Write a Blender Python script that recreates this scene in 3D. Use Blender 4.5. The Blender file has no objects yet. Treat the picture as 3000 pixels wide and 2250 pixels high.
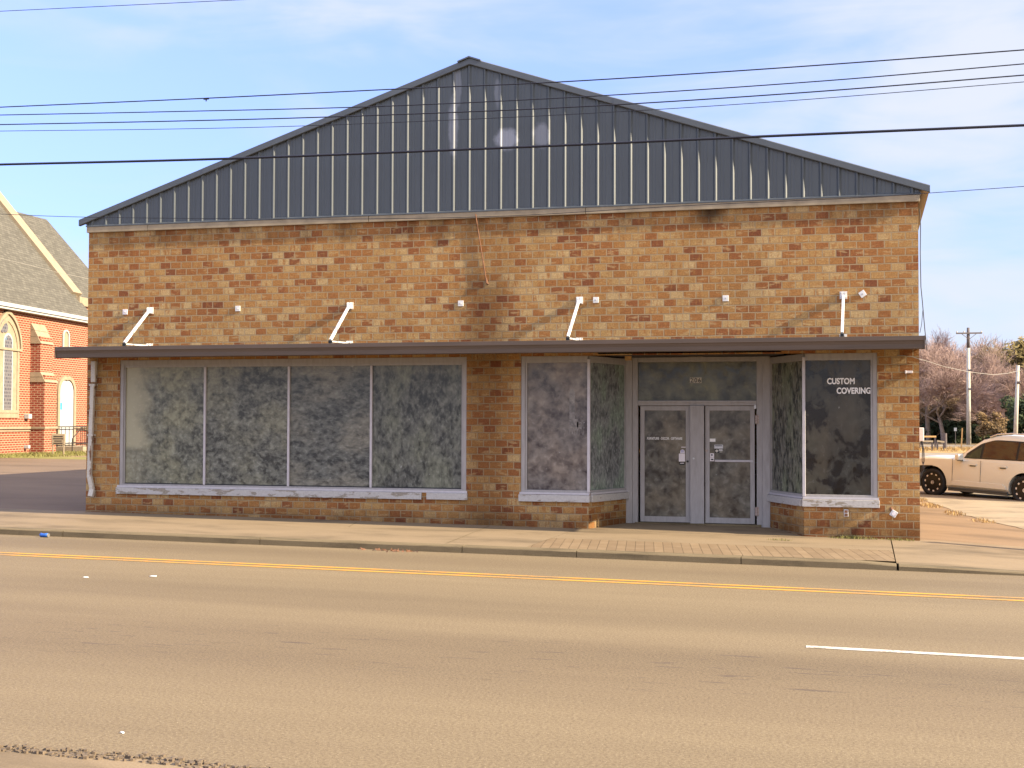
import bpy, math, random
from mathutils import Vector, Matrix, Quaternion
random.seed(7)
R = math.radians
SC = bpy.context.scene
COL = SC.collection

# ------------------------------------------------------------------ camera
YAW, PITCH, ROLL, FPX = .2589, .0275, .0028, 3900.0
CAM = Vector((14.9295, -23.4, 1.9301))
_f = Vector((-math.sin(YAW) * math.cos(PITCH), math.cos(YAW) * math.cos(PITCH), math.sin(PITCH)))
_r = Vector((math.cos(YAW), math.sin(YAW), 0)); _u = _r.cross(_f)
_r2 = _r * math.cos(ROLL) + _u * math.sin(ROLL); _u2 = -_r * math.sin(ROLL) + _u * math.cos(ROLL)
cd = bpy.data.cameras.new('camera'); cam = bpy.data.objects.new('camera', cd); COL.objects.link(cam)
cam.matrix_world = Matrix(((_r2.x, _u2.x, -_f.x, CAM.x), (_r2.y, _u2.y, -_f.y, CAM.y), (_r2.z, _u2.z, -_f.z, CAM.z), (0, 0, 0, 1)))
cd.sensor_width = 36; cd.lens = 36 * FPX / 3000; cd.clip_end = 4000; cd.clip_start = .1
SC.camera = cam

# ------------------------------------------------------------------ sun and sky
SUN_EL, SUN_AZ = R(28), R(94.2)                    # azimuth from +Y towards +X
SUN = Vector((math.sin(SUN_AZ) * math.cos(SUN_EL), math.cos(SUN_AZ) * math.cos(SUN_EL), math.sin(SUN_EL)))
ld = bpy.data.lights.new('sun', 'SUN'); sun = bpy.data.objects.new('sun', ld); COL.objects.link(sun)
ld.energy = 3.9; ld.angle = R(.5); ld.color = (1, .86, .63)
sun.rotation_euler = SUN.to_track_quat('Z', 'Y').to_euler(); sun.location = (40, 0, 40)
SC.view_settings.view_transform = 'Standard'; SC.view_settings.look = 'None'
SC.view_settings.exposure = 2.0; SC.view_settings.gamma = 1
SKY_STRENGTH, CLOUD = .115, 2.1

W = bpy.data.worlds.new('World'); SC.world = W; W.use_nodes = True
def _world():
    nt = W.node_tree; n = nt.nodes; L = nt.links; n.clear()
    out = n.new('ShaderNodeOutputWorld'); bg = n.new('ShaderNodeBackground'); bg.inputs['Strength'].default_value = SKY_STRENGTH
    sky = n.new('ShaderNodeTexSky'); sky.sky_type = 'NISHITA'; sky.sun_disc = False
    sky.sun_elevation = SUN_EL; sky.sun_rotation = SUN_AZ; sky.altitude = 100; sky.air_density = 1.0; sky.dust_density = .25; sky.ozone_density = 2.6
    tc = n.new('ShaderNodeTexCoord')
    def noise(scale, rot, loc, sc, det, dist):
        mp = n.new('ShaderNodeMapping'); mp.inputs['Scale'].default_value = sc; mp.inputs['Rotation'].default_value = rot; mp.inputs['Location'].default_value = loc
        L.new(tc.outputs['Generated'], mp.inputs['Vector'])
        t = n.new('ShaderNodeTexNoise'); t.inputs['Scale'].default_value = scale; t.inputs['Detail'].default_value = det; t.inputs['Roughness'].default_value = .5; t.inputs['Distortion'].default_value = dist
        L.new(mp.outputs['Vector'], t.inputs['Vector']); return t
    a = noise(3.2, (0, .25, 0), (3.1, 1.2, .4), (1, 1, 2.6), 5, .4)
    b = noise(9, (0, .35, .2), (1, 5, 2), (.7, .7, 3.4), 7, .8)
    mix = n.new('ShaderNodeMath'); mix.operation = 'MULTIPLY_ADD'; L.new(b.outputs['Fac'], mix.inputs[0]); mix.inputs[1].default_value = .45
    L.new(a.outputs['Fac'], mix.inputs[2])
    # more cloud towards the low sun on the right and towards the horizon
    dot = n.new('ShaderNodeVectorMath'); dot.operation = 'DOT_PRODUCT'; L.new(tc.outputs['Generated'], dot.inputs[0]); dot.inputs[1].default_value = (.75, .0, -.35)
    ad = n.new('ShaderNodeMath'); ad.operation = 'MULTIPLY_ADD'; L.new(dot.outputs['Value'], ad.inputs[0]); ad.inputs[1].default_value = .42; L.new(mix.outputs[0], ad.inputs[2])
    rp = n.new('ShaderNodeMapRange'); rp.interpolation_type = 'SMOOTHSTEP'
    L.new(ad.outputs[0], rp.inputs['Value']); rp.inputs['From Min'].default_value = .47; rp.inputs['From Max'].default_value = .86
    rp.inputs['To Min'].default_value = .08; rp.inputs['To Max'].default_value = .95
    mc = n.new('ShaderNodeMix'); mc.data_type = 'RGBA'
    L.new(rp.outputs['Result'], mc.inputs['Factor']); tn = n.new('ShaderNodeMix'); tn.data_type = 'RGBA'; tn.blend_type = 'MULTIPLY'; tn.inputs['Factor'].default_value = 1; L.new(sky.outputs['Color'], tn.inputs['A']); 
    sx = n.new('ShaderNodeSeparateXYZ'); L.new(tc.outputs['Generated'], sx.inputs[0]); ez = n.new('ShaderNodeMapRange'); L.new(sx.outputs[2], ez.inputs['Value']); ez.inputs['From Max'].default_value = .42
    tm = n.new('ShaderNodeMix'); tm.data_type = 'RGBA'; L.new(ez.outputs['Result'], tm.inputs['Factor']); tm.inputs['A'].default_value = (.25, .29, .47, 1); tm.inputs['B'].default_value = (.80, .70, .95, 1); L.new(tm.outputs['Result'], tn.inputs['B'])
    L.new(tn.outputs['Result'], mc.inputs['A']); mc.inputs['B'].default_value = (CLOUD * .87, CLOUD * .92, CLOUD * 1.06, 1)
    # added fill light: sky brightened high overhead and behind the camera, out of view
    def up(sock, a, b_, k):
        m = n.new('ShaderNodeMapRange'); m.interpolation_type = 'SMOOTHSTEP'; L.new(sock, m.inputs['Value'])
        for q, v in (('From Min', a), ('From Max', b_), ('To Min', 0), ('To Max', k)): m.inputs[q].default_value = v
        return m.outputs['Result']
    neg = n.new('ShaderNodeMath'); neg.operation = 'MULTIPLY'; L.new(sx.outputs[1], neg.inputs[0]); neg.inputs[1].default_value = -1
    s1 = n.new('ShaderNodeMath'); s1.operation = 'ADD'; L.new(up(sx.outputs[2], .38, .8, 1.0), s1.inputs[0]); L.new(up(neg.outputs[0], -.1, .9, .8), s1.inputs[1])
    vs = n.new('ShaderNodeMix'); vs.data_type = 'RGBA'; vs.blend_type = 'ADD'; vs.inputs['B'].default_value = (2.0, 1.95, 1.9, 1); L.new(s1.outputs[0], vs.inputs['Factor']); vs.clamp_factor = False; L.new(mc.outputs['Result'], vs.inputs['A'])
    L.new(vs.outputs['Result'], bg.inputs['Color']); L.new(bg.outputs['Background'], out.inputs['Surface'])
_world()

# ------------------------------------------------------------------ helpers
def ray(px, py): return (_r2 * ((px - 1500) / FPX) - _u2 * ((py - 1125) / FPX) + _f)
def PY(px, py, Y=0.0):                              # point of the street elevation Y = const seen at photo pixel
    d = ray(px, py); return CAM + d * ((Y - CAM.y) / d.y)
def PD(px, py, Z): return CAM + ray(px, py) * Z
def PPL(px, py, p, nrm):
    d = ray(px, py); return CAM + d * ((p - CAM).dot(nrm) / d.dot(nrm))
def sstep(a, b, x):
    t = min(1, max(0, (x - a) / (b - a))); return t * t * (3 - 2 * t)
def g(X): return .109 - .0106 * min(max(X, -45), 15.82)
def H(X, Y):                                        # height of the natural ground
    z = g(X)
    if X > 15.82: z -= .054 * min(X - 15.82, 5.0)
    f = sstep(22, 60, Y); return z * (1 - f) + f * (-.05 if X > 0 else .3)
def PG(px, py, off=0.0):
    d = ray(px, py); t = 5.0
    for _ in range(60):
        p = CAM + d * t; t += (p.z - H(p.x, p.y) - off) / max(1e-4, -d.z) * .7
    return CAM + d * t

class MB:
    def __init__(s): s.v = []; s.f = []; s.m = []
    def poly(s, pts, mi=0):
        i = len(s.v); s.v += [tuple(p) for p in pts]; s.f.append(tuple(range(i, i + len(pts)))); s.m.append(mi); return s
    def hexa(s, p, mi=0):                           # 8 corners: bottom 4 (ccw from above), top 4
        i = len(s.v); s.v += [tuple(q) for q in p]
        for f in ((3, 2, 1, 0), (4, 5, 6, 7), (0, 1, 5, 4), (1, 2, 6, 5), (2, 3, 7, 6), (3, 0, 4, 7)):
            s.f.append(tuple(i + k for k in f)); s.m.append(mi)
        return s
    def box(s, x0, x1, y0, y1, z0, z1, mi=0):
        return s.hexa([(x0, y0, z0), (x1, y0, z0), (x1, y1, z0), (x0, y1, z0), (x0, y0, z1), (x1, y0, z1), (x1, y1, z1), (x0, y1, z1)], mi)
    def obox(s, c, ax, ay, az, mi=0):               # centre and three half-axis vectors
        c, ax, ay, az = map(Vector, (c, ax, ay, az))
        return s.hexa([c - ax - ay - az, c + ax - ay - az, c + ax + ay - az, c - ax + ay - az, c - ax - ay + az, c + ax - ay + az, c + ax + ay + az, c - ax + ay + az], mi)
    def bar(s, a, b, w, h=None, mi=0, up=(0, 0, 1)):
        a, b = Vector(a), Vector(b); d = (b - a); l = d.length; d /= l; u = Vector(up)
        if abs(d.dot(u)) > .98: u = Vector((0, 1, 0))
        x = d.cross(u).normalized(); y = x.cross(d).normalized(); h = h or w
        return s.obox((a + b) / 2, d * l / 2, x * -w / 2, y * h / 2, mi)
    def tube(s, pts, rad, n=8, mi=0, caps=True):
        pts = [Vector(p) for p in pts]; rr = rad if isinstance(rad, (list, tuple)) else [rad] * len(pts)
        i0 = len(s.v); px = None
        for k, p in enumerate(pts):
            d = (pts[min(k + 1, len(pts) - 1)] - pts[max(k - 1, 0)]).normalized()
            if px is None: px = d.orthogonal().normalized()
            px = (px - d * px.dot(d)).normalized(); py = d.cross(px)
            for j in range(n):
                a = 2 * math.pi * j / n; s.v.append(tuple(p + (px * math.cos(a) + py * math.sin(a)) * rr[k]))
        for k in range(len(pts) - 1):
            for j in range(n):
                s.f.append((i0 + k * n + j, i0 + k * n + (j + 1) % n, i0 + (k + 1) * n + (j + 1) % n, i0 + (k + 1) * n + j)); s.m.append(mi)
        if caps and n > 2:
            s.f.append(tuple(i0 + j for j in range(n))[::-1]); s.m.append(mi)
            e = i0 + (len(pts) - 1) * n; s.f.append(tuple(e + j for j in range(n))); s.m.append(mi)
        return s
    def prism(s, prof, o, ax, ay, ext, mi=0):       # closed 2d profile in (ax, ay) at o, swept by ext
        o, ax, ay, ext = map(Vector, (o, ax, ay, ext)); a = [o + ax * x + ay * y for x, y in prof]; n = len(a); i = len(s.v)
        s.v += [tuple(p) for p in a] + [tuple(p + ext) for p in a]
        flip = ax.cross(ay).dot(ext) > 0; area = sum(prof[k][0] * prof[(k + 1) % n][1] - prof[(k + 1) % n][0] * prof[k][1] for k in range(n))
        if area < 0: flip = not flip
        A = tuple(range(i, i + n)); B = tuple(range(i + n, i + 2 * n))
        s.f += [A[::-1] if flip else A, B if flip else B[::-1]]; s.m += [mi, mi]
        for k in range(n):
            q = (A[k], A[(k + 1) % n], B[(k + 1) % n], B[k]); s.f.append(q if flip else q[::-1]); s.m.append(mi)
        return s
    def disc(s, c, nrm, r, th, n=20, mi=0):
        c, nrm = Vector(c), Vector(nrm).normalized(); return s.tube([c - nrm * th / 2, c + nrm * th / 2], r, n, mi)
    def build(s, name, mats, parent=None, smooth=False, bevel=0):
        me = bpy.data.meshes.new(name); inv = None
        if parent is not None: inv = parent_world(parent).inverted()
        vv = [tuple(inv @ Vector(p)) for p in s.v] if inv is not None else s.v
        me.from_pydata(vv, [], s.f)
        mats = mats if isinstance(mats, (list, tuple)) else [mats]
        for m in mats: me.materials.append(m)
        if len(mats) > 1: me.polygons.foreach_set('material_index', s.m)
        uv = me.uv_layers.new(name='UVMap'); me.update()
        for p in me.polygons:                       # metric box projection in world space
            pts = [Vector(s.v[v]) for v in p.vertices]; nz = Vector((0, 0, 0))
            for k in range(1, len(pts) - 1): nz += (pts[k] - pts[0]).cross(pts[k + 1] - pts[0])
            if nz.length: nz.normalize()
            if abs(nz.z) > .92: cc = [(q.x, q.y) for q in pts]
            else:
                t = Vector((-nz.y, nz.x, 0)).normalized(); b = nz.cross(t); cc = [(q.dot(t), q.dot(b)) for q in pts]
            for li, c in zip(p.loop_indices, cc): uv.data[li].uv = c
        if smooth: me.polygons.foreach_set('use_smooth', [True] * len(me.polygons))
        o = bpy.data.objects.new(name, me); COL.objects.link(o)
        if parent is not None: o.parent = parent
        if bevel:
            bv = o.modifiers.new('bevel', 'BEVEL'); bv.width = bevel; bv.segments = 2; bv.limit_method = 'ANGLE'
        return o
def parent_world(o):
    m = o.matrix_basis.copy()
    while o.parent: o = o.parent; m = o.matrix_basis @ m
    return m
def tag(o, label=None, cat=None, group=None, kind=None):
    if label: o['label'] = label
    if cat: o['category'] = cat
    if group: o['group'] = group
    if kind: o['kind'] = kind
    return o
def empty(name, loc, label=None, cat=None, group=None, mat=None):
    o = bpy.data.objects.new(name, None); COL.objects.link(o)
    if mat is not None: o.matrix_basis = mat
    else: o.location = loc
    return tag(o, label, cat, group)
def copy_tree(o, parent=None):
    c = o.copy(); COL.objects.link(c)
    if parent: c.parent = parent
    for ch in list(o.children): copy_tree(ch, c)
    return c
def text_mesh(name, txt, size, m, parent, origin, ax, ay, nrm, width=None, height=None, bold=0.0, depth=.002, shear=0.0, spacing=1.0):
    cu = bpy.data.curves.new(name, 'FONT'); cu.body = txt; cu.size = size; cu.offset = bold; cu.shear = shear; cu.space_character = spacing; cu.resolution_u = 4
    to = bpy.data.objects.new(name, cu); COL.objects.link(to)
    dg = bpy.context.evaluated_depsgraph_get(); dg.update()
    me = bpy.data.meshes.new_from_object(to.evaluated_get(dg)); bpy.data.objects.remove(to)
    xs = [v.co.x for v in me.vertices]; ys = [v.co.y for v in me.vertices]
    sx = (width / (max(xs) - min(xs))) if width else 1; sy = (height / (max(ys) - min(ys))) if height else sx
    b = MB(); o, ax, ay, nrm = map(Vector, (origin, ax, ay, nrm)); x0, y0 = min(xs), min(ys)
    for p in me.polygons:
        b.poly([o + ax * ((me.vertices[v].co.x - x0) * sx) + ay * ((me.vertices[v].co.y - y0) * sy) + nrm * depth for v in p.vertices])
    return b.build(name, m, parent)

# ------------------------------------------------------------------ materials
class NT:
    def __init__(s, name):
        s.mat = bpy.data.materials.new(name); s.mat.use_nodes = True; s.nt = s.mat.node_tree; s.n = s.nt.nodes; s.L = s.nt.links
        s.bsdf = s.n['Principled BSDF']; s.tc = s.n.new('ShaderNodeTexCoord')
    def set(s, inp, v):
        if hasattr(v, 'is_output'): s.L.new(v, inp)
        elif isinstance(v, (tuple, list)) and len(v) == 3 and inp.type == 'RGBA': inp.default_value = (*v, 1)
        else: inp.default_value = v
    def uv(s, scale=(1, 1, 1), loc=(0, 0, 0), src='UV', rot=(0, 0, 0)):
        mp = s.n.new('ShaderNodeMapping'); mp.inputs['Scale'].default_value = scale; mp.inputs['Location'].default_value = loc; mp.inputs['Rotation'].default_value = rot
        s.L.new(s.tc.outputs[src], mp.inputs['Vector']); return mp.outputs['Vector']
    def noise(s, vec, scale, det=4, rough=.55, dist=0, col=False):
        t = s.n.new('ShaderNodeTexNoise'); s.L.new(vec, t.inputs['Vector'])
        for k, v in (('Scale', scale), ('Detail', det), ('Roughness', rough), ('Distortion', dist)): t.inputs[k].default_value = v
        return t.outputs['Color' if col else 'Fac']
    def ramp(s, fac, stops, interp='LINEAR'):
        t = s.n.new('ShaderNodeValToRGB'); s.L.new(fac, t.inputs['Fac']); e = t.color_ramp.elements; t.color_ramp.interpolation = interp
        while len(e) < len(stops): e.new(.5)
        for k, (p, c) in enumerate(stops):
            e[k].position = p; e[k].color = (*c, 1) if isinstance(c, tuple) else (c, c, c, 1)
        return t.outputs['Color']
    def mix(s, fac, a, b, mode='MIX'):
        t = s.n.new('ShaderNodeMix'); t.data_type = 'RGBA'; t.blend_type = mode
        s.set(t.inputs['Factor'], fac); s.set(t.inputs['A'], a); s.set(t.inputs['B'], b); return t.outputs['Result']
    def math(s, op, a, b=0.0, c=0.0):
        t = s.n.new('ShaderNodeMath'); t.operation = op
        for k, v in enumerate((a, b, c)): s.set(t.inputs[k], v)
        return t.outputs[0]
    def rng(s, v, a, b, c=0.0, d=1.0):
        t = s.n.new('ShaderNodeMapRange'); t.interpolation_type = 'SMOOTHSTEP'; s.L.new(v, t.inputs['Value'])
        for k, q in zip(('From Min', 'From Max', 'To Min', 'To Max'), (a, b, c, d)): t.inputs[k].default_value = q
        return t.outputs['Result']
    def sep(s, vec):
        t = s.n.new('ShaderNodeSeparateXYZ'); s.L.new(vec, t.inputs[0]); return t.outputs
    def bump(s, h, strength=.3, dist=.01):
        t = s.n.new('ShaderNodeBump'); s.L.new(h, t.inputs['Height']); t.inputs['Strength'].default_value = strength; t.inputs['Distance'].default_value = dist
        s.L.new(t.outputs['Normal'], s.bsdf.inputs['Normal'])
    def done(s, col=None, rough=.8, spec=.3, metal=0.0, coat=0.0):
        if col is not None: s.set(s.bsdf.inputs['Base Color'], col)
        s.set(s.bsdf.inputs['Roughness'], rough); s.bsdf.inputs['Specular IOR Level'].default_value = spec; s.bsdf.inputs['Metallic'].default_value = metal
        s.bsdf.inputs['Coat Weight'].default_value = coat; return s.mat

def m_plain(name, c, rough=.6, var=.25, scale=6, spec=.3, metal=0.0, coat=0.0, src='UV', stretch=(1, 1, 1)):
    t = NT(name); v = t.uv(stretch, src=src); n = t.noise(v, scale, 5, .6)
    lo = tuple(x * (1 - var) for x in c); hi = tuple(min(1, x * (1 + var)) for x in c)
    return t.done(t.ramp(n, [(.3, lo), (.7, hi)]), rough, spec, metal, coat)

def m_brick(name, stops, bw, rh, mortar_c, ms=.008, dirt=.35, streak=True, stain=False):
    t = NT(name); v = t.uv()
    # courses are not laid perfectly: wobble the coordinates a little
    wob = t.noise(v, 1.7, 2, .5, col=True); w2 = t.n.new('ShaderNodeVectorMath'); w2.operation = 'MULTIPLY_ADD'
    t.L.new(wob, w2.inputs[0]); w2.inputs[1].default_value = (.02, .012, 0); t.L.new(v, w2.inputs[2]); vv = w2.outputs[0]
    b = t.n.new('ShaderNodeTexBrick'); t.L.new(vv, b.inputs['Vector'])
    for k, q in (('Scale', 1), ('Mortar Size', ms), ('Mortar Smooth', .3), ('Bias', 0), ('Brick Width', bw), ('Row Height', rh)): b.inputs[k].default_value = q
    b.inputs['Color1'].default_value = (0, 0, 0, 1); b.inputs['Color2'].default_value = (1, 1, 1, 1); b.inputs['Mortar'].default_value = (.5, .5, .5, 1)
    col = t.ramp(b.outputs['Color'], stops)
    big = t.noise(v, .55, 4, .6)
    if streak:
        s1 = t.noise(t.uv((9, 2.2, 1)), 1.6, 4, .65, .3); col = t.mix(t.rng(s1, .48, .68), col, t.mix(1.0, col, stops[len(stops) // 3][1], 'MIX'))
        s2 = t.noise(t.uv((2.2, 7.6, 1), (7, 3, 0)), 2.0, 2, .5); col = t.mix(t.rng(s2, .56, .66, 0, .55), col, stops[-1][1])
    fine = t.noise(v, 38, 5, .7); col = t.mix(t.rng(fine, .36, .72, .55, 0), col, t.mix(1.0, col, (.35, .3, .26), 'MULTIPLY'))
    if streak:
        chip = t.noise(v, 24, 2, .5); col = t.mix(t.rng(chip, .73, .78, 0, .7), col, (.55, .47, .36))
    col = t.mix(t.rng(big, .42, .75, 0, dirt), col, t.mix(1.0, col, (.42, .36, .32), 'MULTIPLY'))
    mort = t.mix(fine, mortar_c, tuple(x * .55 for x in mortar_c))
    col = t.mix(b.outputs['Fac'], col, mort)
    if stain:                                       # soot under the coping, wet stain under the rod, grime near the pavement
        xyz = t.sep(v); e = t.noise(t.uv((1.4, .5, 1)), 1.5, 4, .6)
        top = t.math('MULTIPLY', t.rng(xyz[1], 5.0, 5.62, 0, 1), t.rng(e, .40, .72, .12, .75))
        dx = t.math('ABSOLUTE', t.math('SUBTRACT', xyz[0], 8.22)); mid = t.math('MULTIPLY', t.rng(dx, .1, .75, .8, 0), t.math('MULTIPLY', t.rng(xyz[1], 3.1, 3.3, .8, 1), t.rng(xyz[1], 4.2, 4.9, 1, .2)))
        dx2 = t.math('ABSOLUTE', t.math('SUBTRACT', xyz[0], 12.35)); soot = t.math('MULTIPLY', t.rng(dx2, .02, .4, 1, 0), t.rng(xyz[1], 5.3, 5.6, 0, .9))
        low = t.math('MULTIPLY', t.rng(xyz[1], .45, .02, 0, 1), t.rng(e, .3, .6, .35, .85))
        for f, c in ((top, (.3, .24, .2)), (mid, (.42, .36, .32)), (soot, (.12, .1, .1)), (low, (.42, .36, .33))):
            col = t.mix(f, col, t.mix(1.0, col, c, 'MULTIPLY'))
    h = t.math('SUBTRACT', t.math('MULTIPLY', fine, .35), t.math('MULTIPLY', b.outputs['Fac'], 1.0)); t.bump(h, .9, .018)
    return t.done(col, .85, .2)

M = {}
M['brick'] = m_brick('tan_brick', [(0, (.21, .072, .030)), (.13, (.30, .112, .038)), (.32, (.365, .162, .050)), (.54, (.41, .212, .070)), (.8, (.455, .277, .105)), (1, (.53, .37, .175))], .228, .132, (.41, .295, .165), .011, .32, True, True)
M['red_brick'] = m_brick('red_brick', [(0, (.21, .035, .020)), (.5, (.27, .048, .027)), (1, (.31, .065, .036))], .30, .105, (.42, .27, .17), .023, .2, False)

def m_peel(name, paint, under, amount=.5):
    t = NT(name); v = t.uv((1, 3, 1)); n = t.noise(v, 3.2, 7, .65, .2); n2 = t.noise(t.uv(), 24, 4, .6)
    msk = t.rng(n, amount, amount + .03); col = t.mix(msk, t.ramp(n2, [(.3, tuple(x * .82 for x in paint)), (.6, paint)]), t.ramp(n2, [(.3, tuple(x * .6 for x in under)), (.7, under)]))
    t.bump(msk, .3, .004); return t.done(col, .6)
M['sill'] = m_peel('peeling_white_paint', (.41, .385, .36), (.30, .25, .20), .60)
M['sill_worn'] = m_peel('worn_white_paint', (.41, .385, .36), (.29, .25, .20), .53)
M['frame'] = m_plain('lavender_grey_frame_paint', (.285, .262, .25), .5, .14, 5, stretch=(3, .6, 1))
M['alu'] = m_plain('aluminium_mullion', (.42, .39, .40), .45, .1, 8)
M['white_steel'] = m_plain('white_painted_steel', (.62, .60, .57), .4, .06, 9)
M['dull_steel'] = m_plain('galvanised_steel', (.47, .46, .46), .45, .2, 14, metal=.3)
M['canopy'] = m_plain('dark_brown_gutter_metal', (.078, .052, .036), .42, .18, 2.0, .4, stretch=(.4, 6, 1))
M['soffit'] = m_plain('grimy_soffit', (.06, .05, .045), .9, .4, 3)
M['coping'] = m_plain('beige_concrete', (.27, .215, .145), .85, .22, 4)
M['trim'] = m_plain('slate_metal_trim', (.060, .068, .076), .38, .12, 3, .5)
M['black'] = m_plain('matt_black', (.012, .012, .013), .6, .2)
M['dark_brown'] = m_plain('rusty_brown_steel', (.16, .075, .04), .8, .4, 20)
M['cable'] = m_plain('black_cable', (.012, .012, .02), .5, .2)
M['pale_cable'] = m_plain('pale_cable', (.22, .20, .17), .5, .2)
M['letter_white'] = m_plain('white_vinyl_lettering', (.72, .69, .66), .5, .08, 30)
M['letter_black'] = m_plain('black_numerals', (.015, .014, .014), .5, .1)
M['sticker'] = m_plain('paper_sticker', (.66, .60, .60), .6, .08, 30)
M['plate_cream'] = m_plain('cream_number_tiles', (.55, .50, .42), .5, .1, 30)
M['blue'] = m_plain('violet_blue_print', (.16, .15, .42), .5, .1)
M['brass'] = m_plain('worn_hinge_steel', (.34, .26, .22), .5, .35, 40, metal=.2)
M['wood'] = m_plain('raw_timber', (.42, .25, .10), .8, .25, 12)

def m_siding():
    t = NT('slate_blue_siding'); v = t.uv(src='Object'); ob = t.sep(v); x = (ob[0], ob[2])
    n = t.noise(t.uv((3, .35, 1)), 3, 5, .6); col = t.ramp(n, [(.3, (.024, .031, .036)), (.7, (.033, .041, .046))])
    def blob(cx, cz, rx, rz, k):
        dx = t.math('DIVIDE', t.math('SUBTRACT', x[0], cx), rx); dz = t.math('DIVIDE', t.math('SUBTRACT', x[1], cz), rz)
        nn = t.math('MULTIPLY_ADD', t.noise(v, 7, 4, .6), .8, -.4)
        r = t.math('ADD', t.math('SQRT', t.math('ADD', t.math('MULTIPLY', dx, dx), t.math('MULTIPLY', dz, dz))), nn)
        return t.rng(r, .6, 1.15, k, 0)
    for a in ((7.6, 7.35, .10, .62, .5), (8.62, 7.08, .24, .22, .8), (9.28, 7.12, .17, .25, .5), (7.68, 8.1, .08, .4, .3), (8.45, 7.95, .07, .3, .3)): 
        col = t.mix(blob(*a), col, (.26, .27, .31))
    return t.done(col, .52, .8)
M['siding'] = m_siding()

def m_wash(name, dark, light, warm, sx=1.0, sy=1.0, seed=0.0, lo=.36, hi=.66, cream=None, scale=6.5):
    t = NT(name); v = t.uv((sx, sy, 1), (seed, seed * .7, 0)); u0 = t.uv()
    a = t.noise(v, scale, 3, .55, .5); b = t.noise(v, scale * 2.3, 2, .5, .4); c = t.noise(v, 1.1, 3, .5)
    k = t.math('MULTIPLY_ADD', b, .35, t.math('MULTIPLY', a, .65)); k = t.math('ADD', k, t.math('MULTIPLY_ADD', c, .45, -.225))
    col = t.ramp(k, [(lo, dark), (.5, tuple((p + q) / 2 for p, q in zip(dark, light))), (hi, light)])
    col = t.mix(t.rng(c, .42, .62, 0, .75), col, t.mix(1.0, col, warm, 'MULTIPLY'))
    spots = t.noise(u0, 9, 2, .4); col = t.mix(t.rng(spots, .74, .8, 0, .35), col, (.5, .5, .48))
    if cream:
        xyz = t.sep(u0); e = t.math('MULTIPLY_ADD', t.noise(u0, 2.4, 4, .6), .7, -.35)
        mx = t.rng(t.math('ADD', xyz[0], e), cream, cream + .55, 1, 0); mz = t.rng(t.math('ADD', xyz[1], t.math('MULTIPLY', e, .25)), 1.28, 1.42, .35, 1)
        col = t.mix(t.math('MULTIPLY', mx, mz), col, (.30, .275, .185))
    return t.done(col, t.ramp(b, [(.3, .12), (.7, .3)]), .3)
M['pane0'] = m_wash('whitewashed_glass_cream', (0.047, 0.048, 0.042), (0.221, 0.220, 0.169), (1.05, 1.0, .82), seed=1.3, cream=1.0)
M['pane1'] = m_wash('whitewashed_glass_grey', (0.035, 0.036, 0.034), (0.194, 0.194, 0.160), (1.05, 1.0, .84), sx=1.0, sy=1.15, seed=4.1, lo=.36, hi=.66)
M['pane2'] = m_wash('whitewashed_glass_blue', (0.031, 0.033, 0.034), (0.174, 0.175, 0.152), (1.1, 1.0, .9), sx=.75, sy=1.2, seed=8.7, lo=.36, hi=.66)
M['pane3'] = m_wash('whitewashed_glass_dark', (0.026, 0.028, 0.028), (0.162, 0.162, 0.138), (1.0, 1.02, .86), sx=1.25, sy=.8, seed=12.2, lo=.36, hi=.66)
M['pane_bay'] = m_wash('whitewashed_glass_mauve', (0.045, 0.036, 0.038), (0.210, 0.184, 0.160), (1.05, .95, .86), seed=16.9, lo=.36, hi=.66, scale=4)
M['pane_green'] = m_wash('streaked_green_glass', (0.071, 0.076, 0.077), (0.277, 0.287, 0.282), (.85, 1.05, .8), 1.7, .9, 21.0, .34, .7)
M['pane_green2'] = m_wash('streaked_olive_glass', (0.029, 0.032, 0.026), (0.239, 0.224, 0.175), (.9, 1.05, .8), 1.5, .55, 31.0, .40, .72)
M['pane_dark'] = m_wash('smeared_dark_glass', (0.007, 0.005, 0.005), (0.065, 0.061, 0.047), (1.1, .95, .85), 1.1, .8, 26.0, .44, .80, scale=3)
M['pane_door'] = m_wash('whitewashed_door_glass', (0.029, 0.024, 0.022), (0.157, 0.145, 0.116), (1.08, .95, .82), seed=36.0, lo=.36, hi=.66, scale=4)
M['pane_top'] = m_wash('whitewashed_transom_glass', (0.035, 0.034, 0.026), (0.157, 0.150, 0.099), (1.0, 1.0, .8), seed=41.0, lo=.36, hi=.66, scale=3.6)

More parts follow.
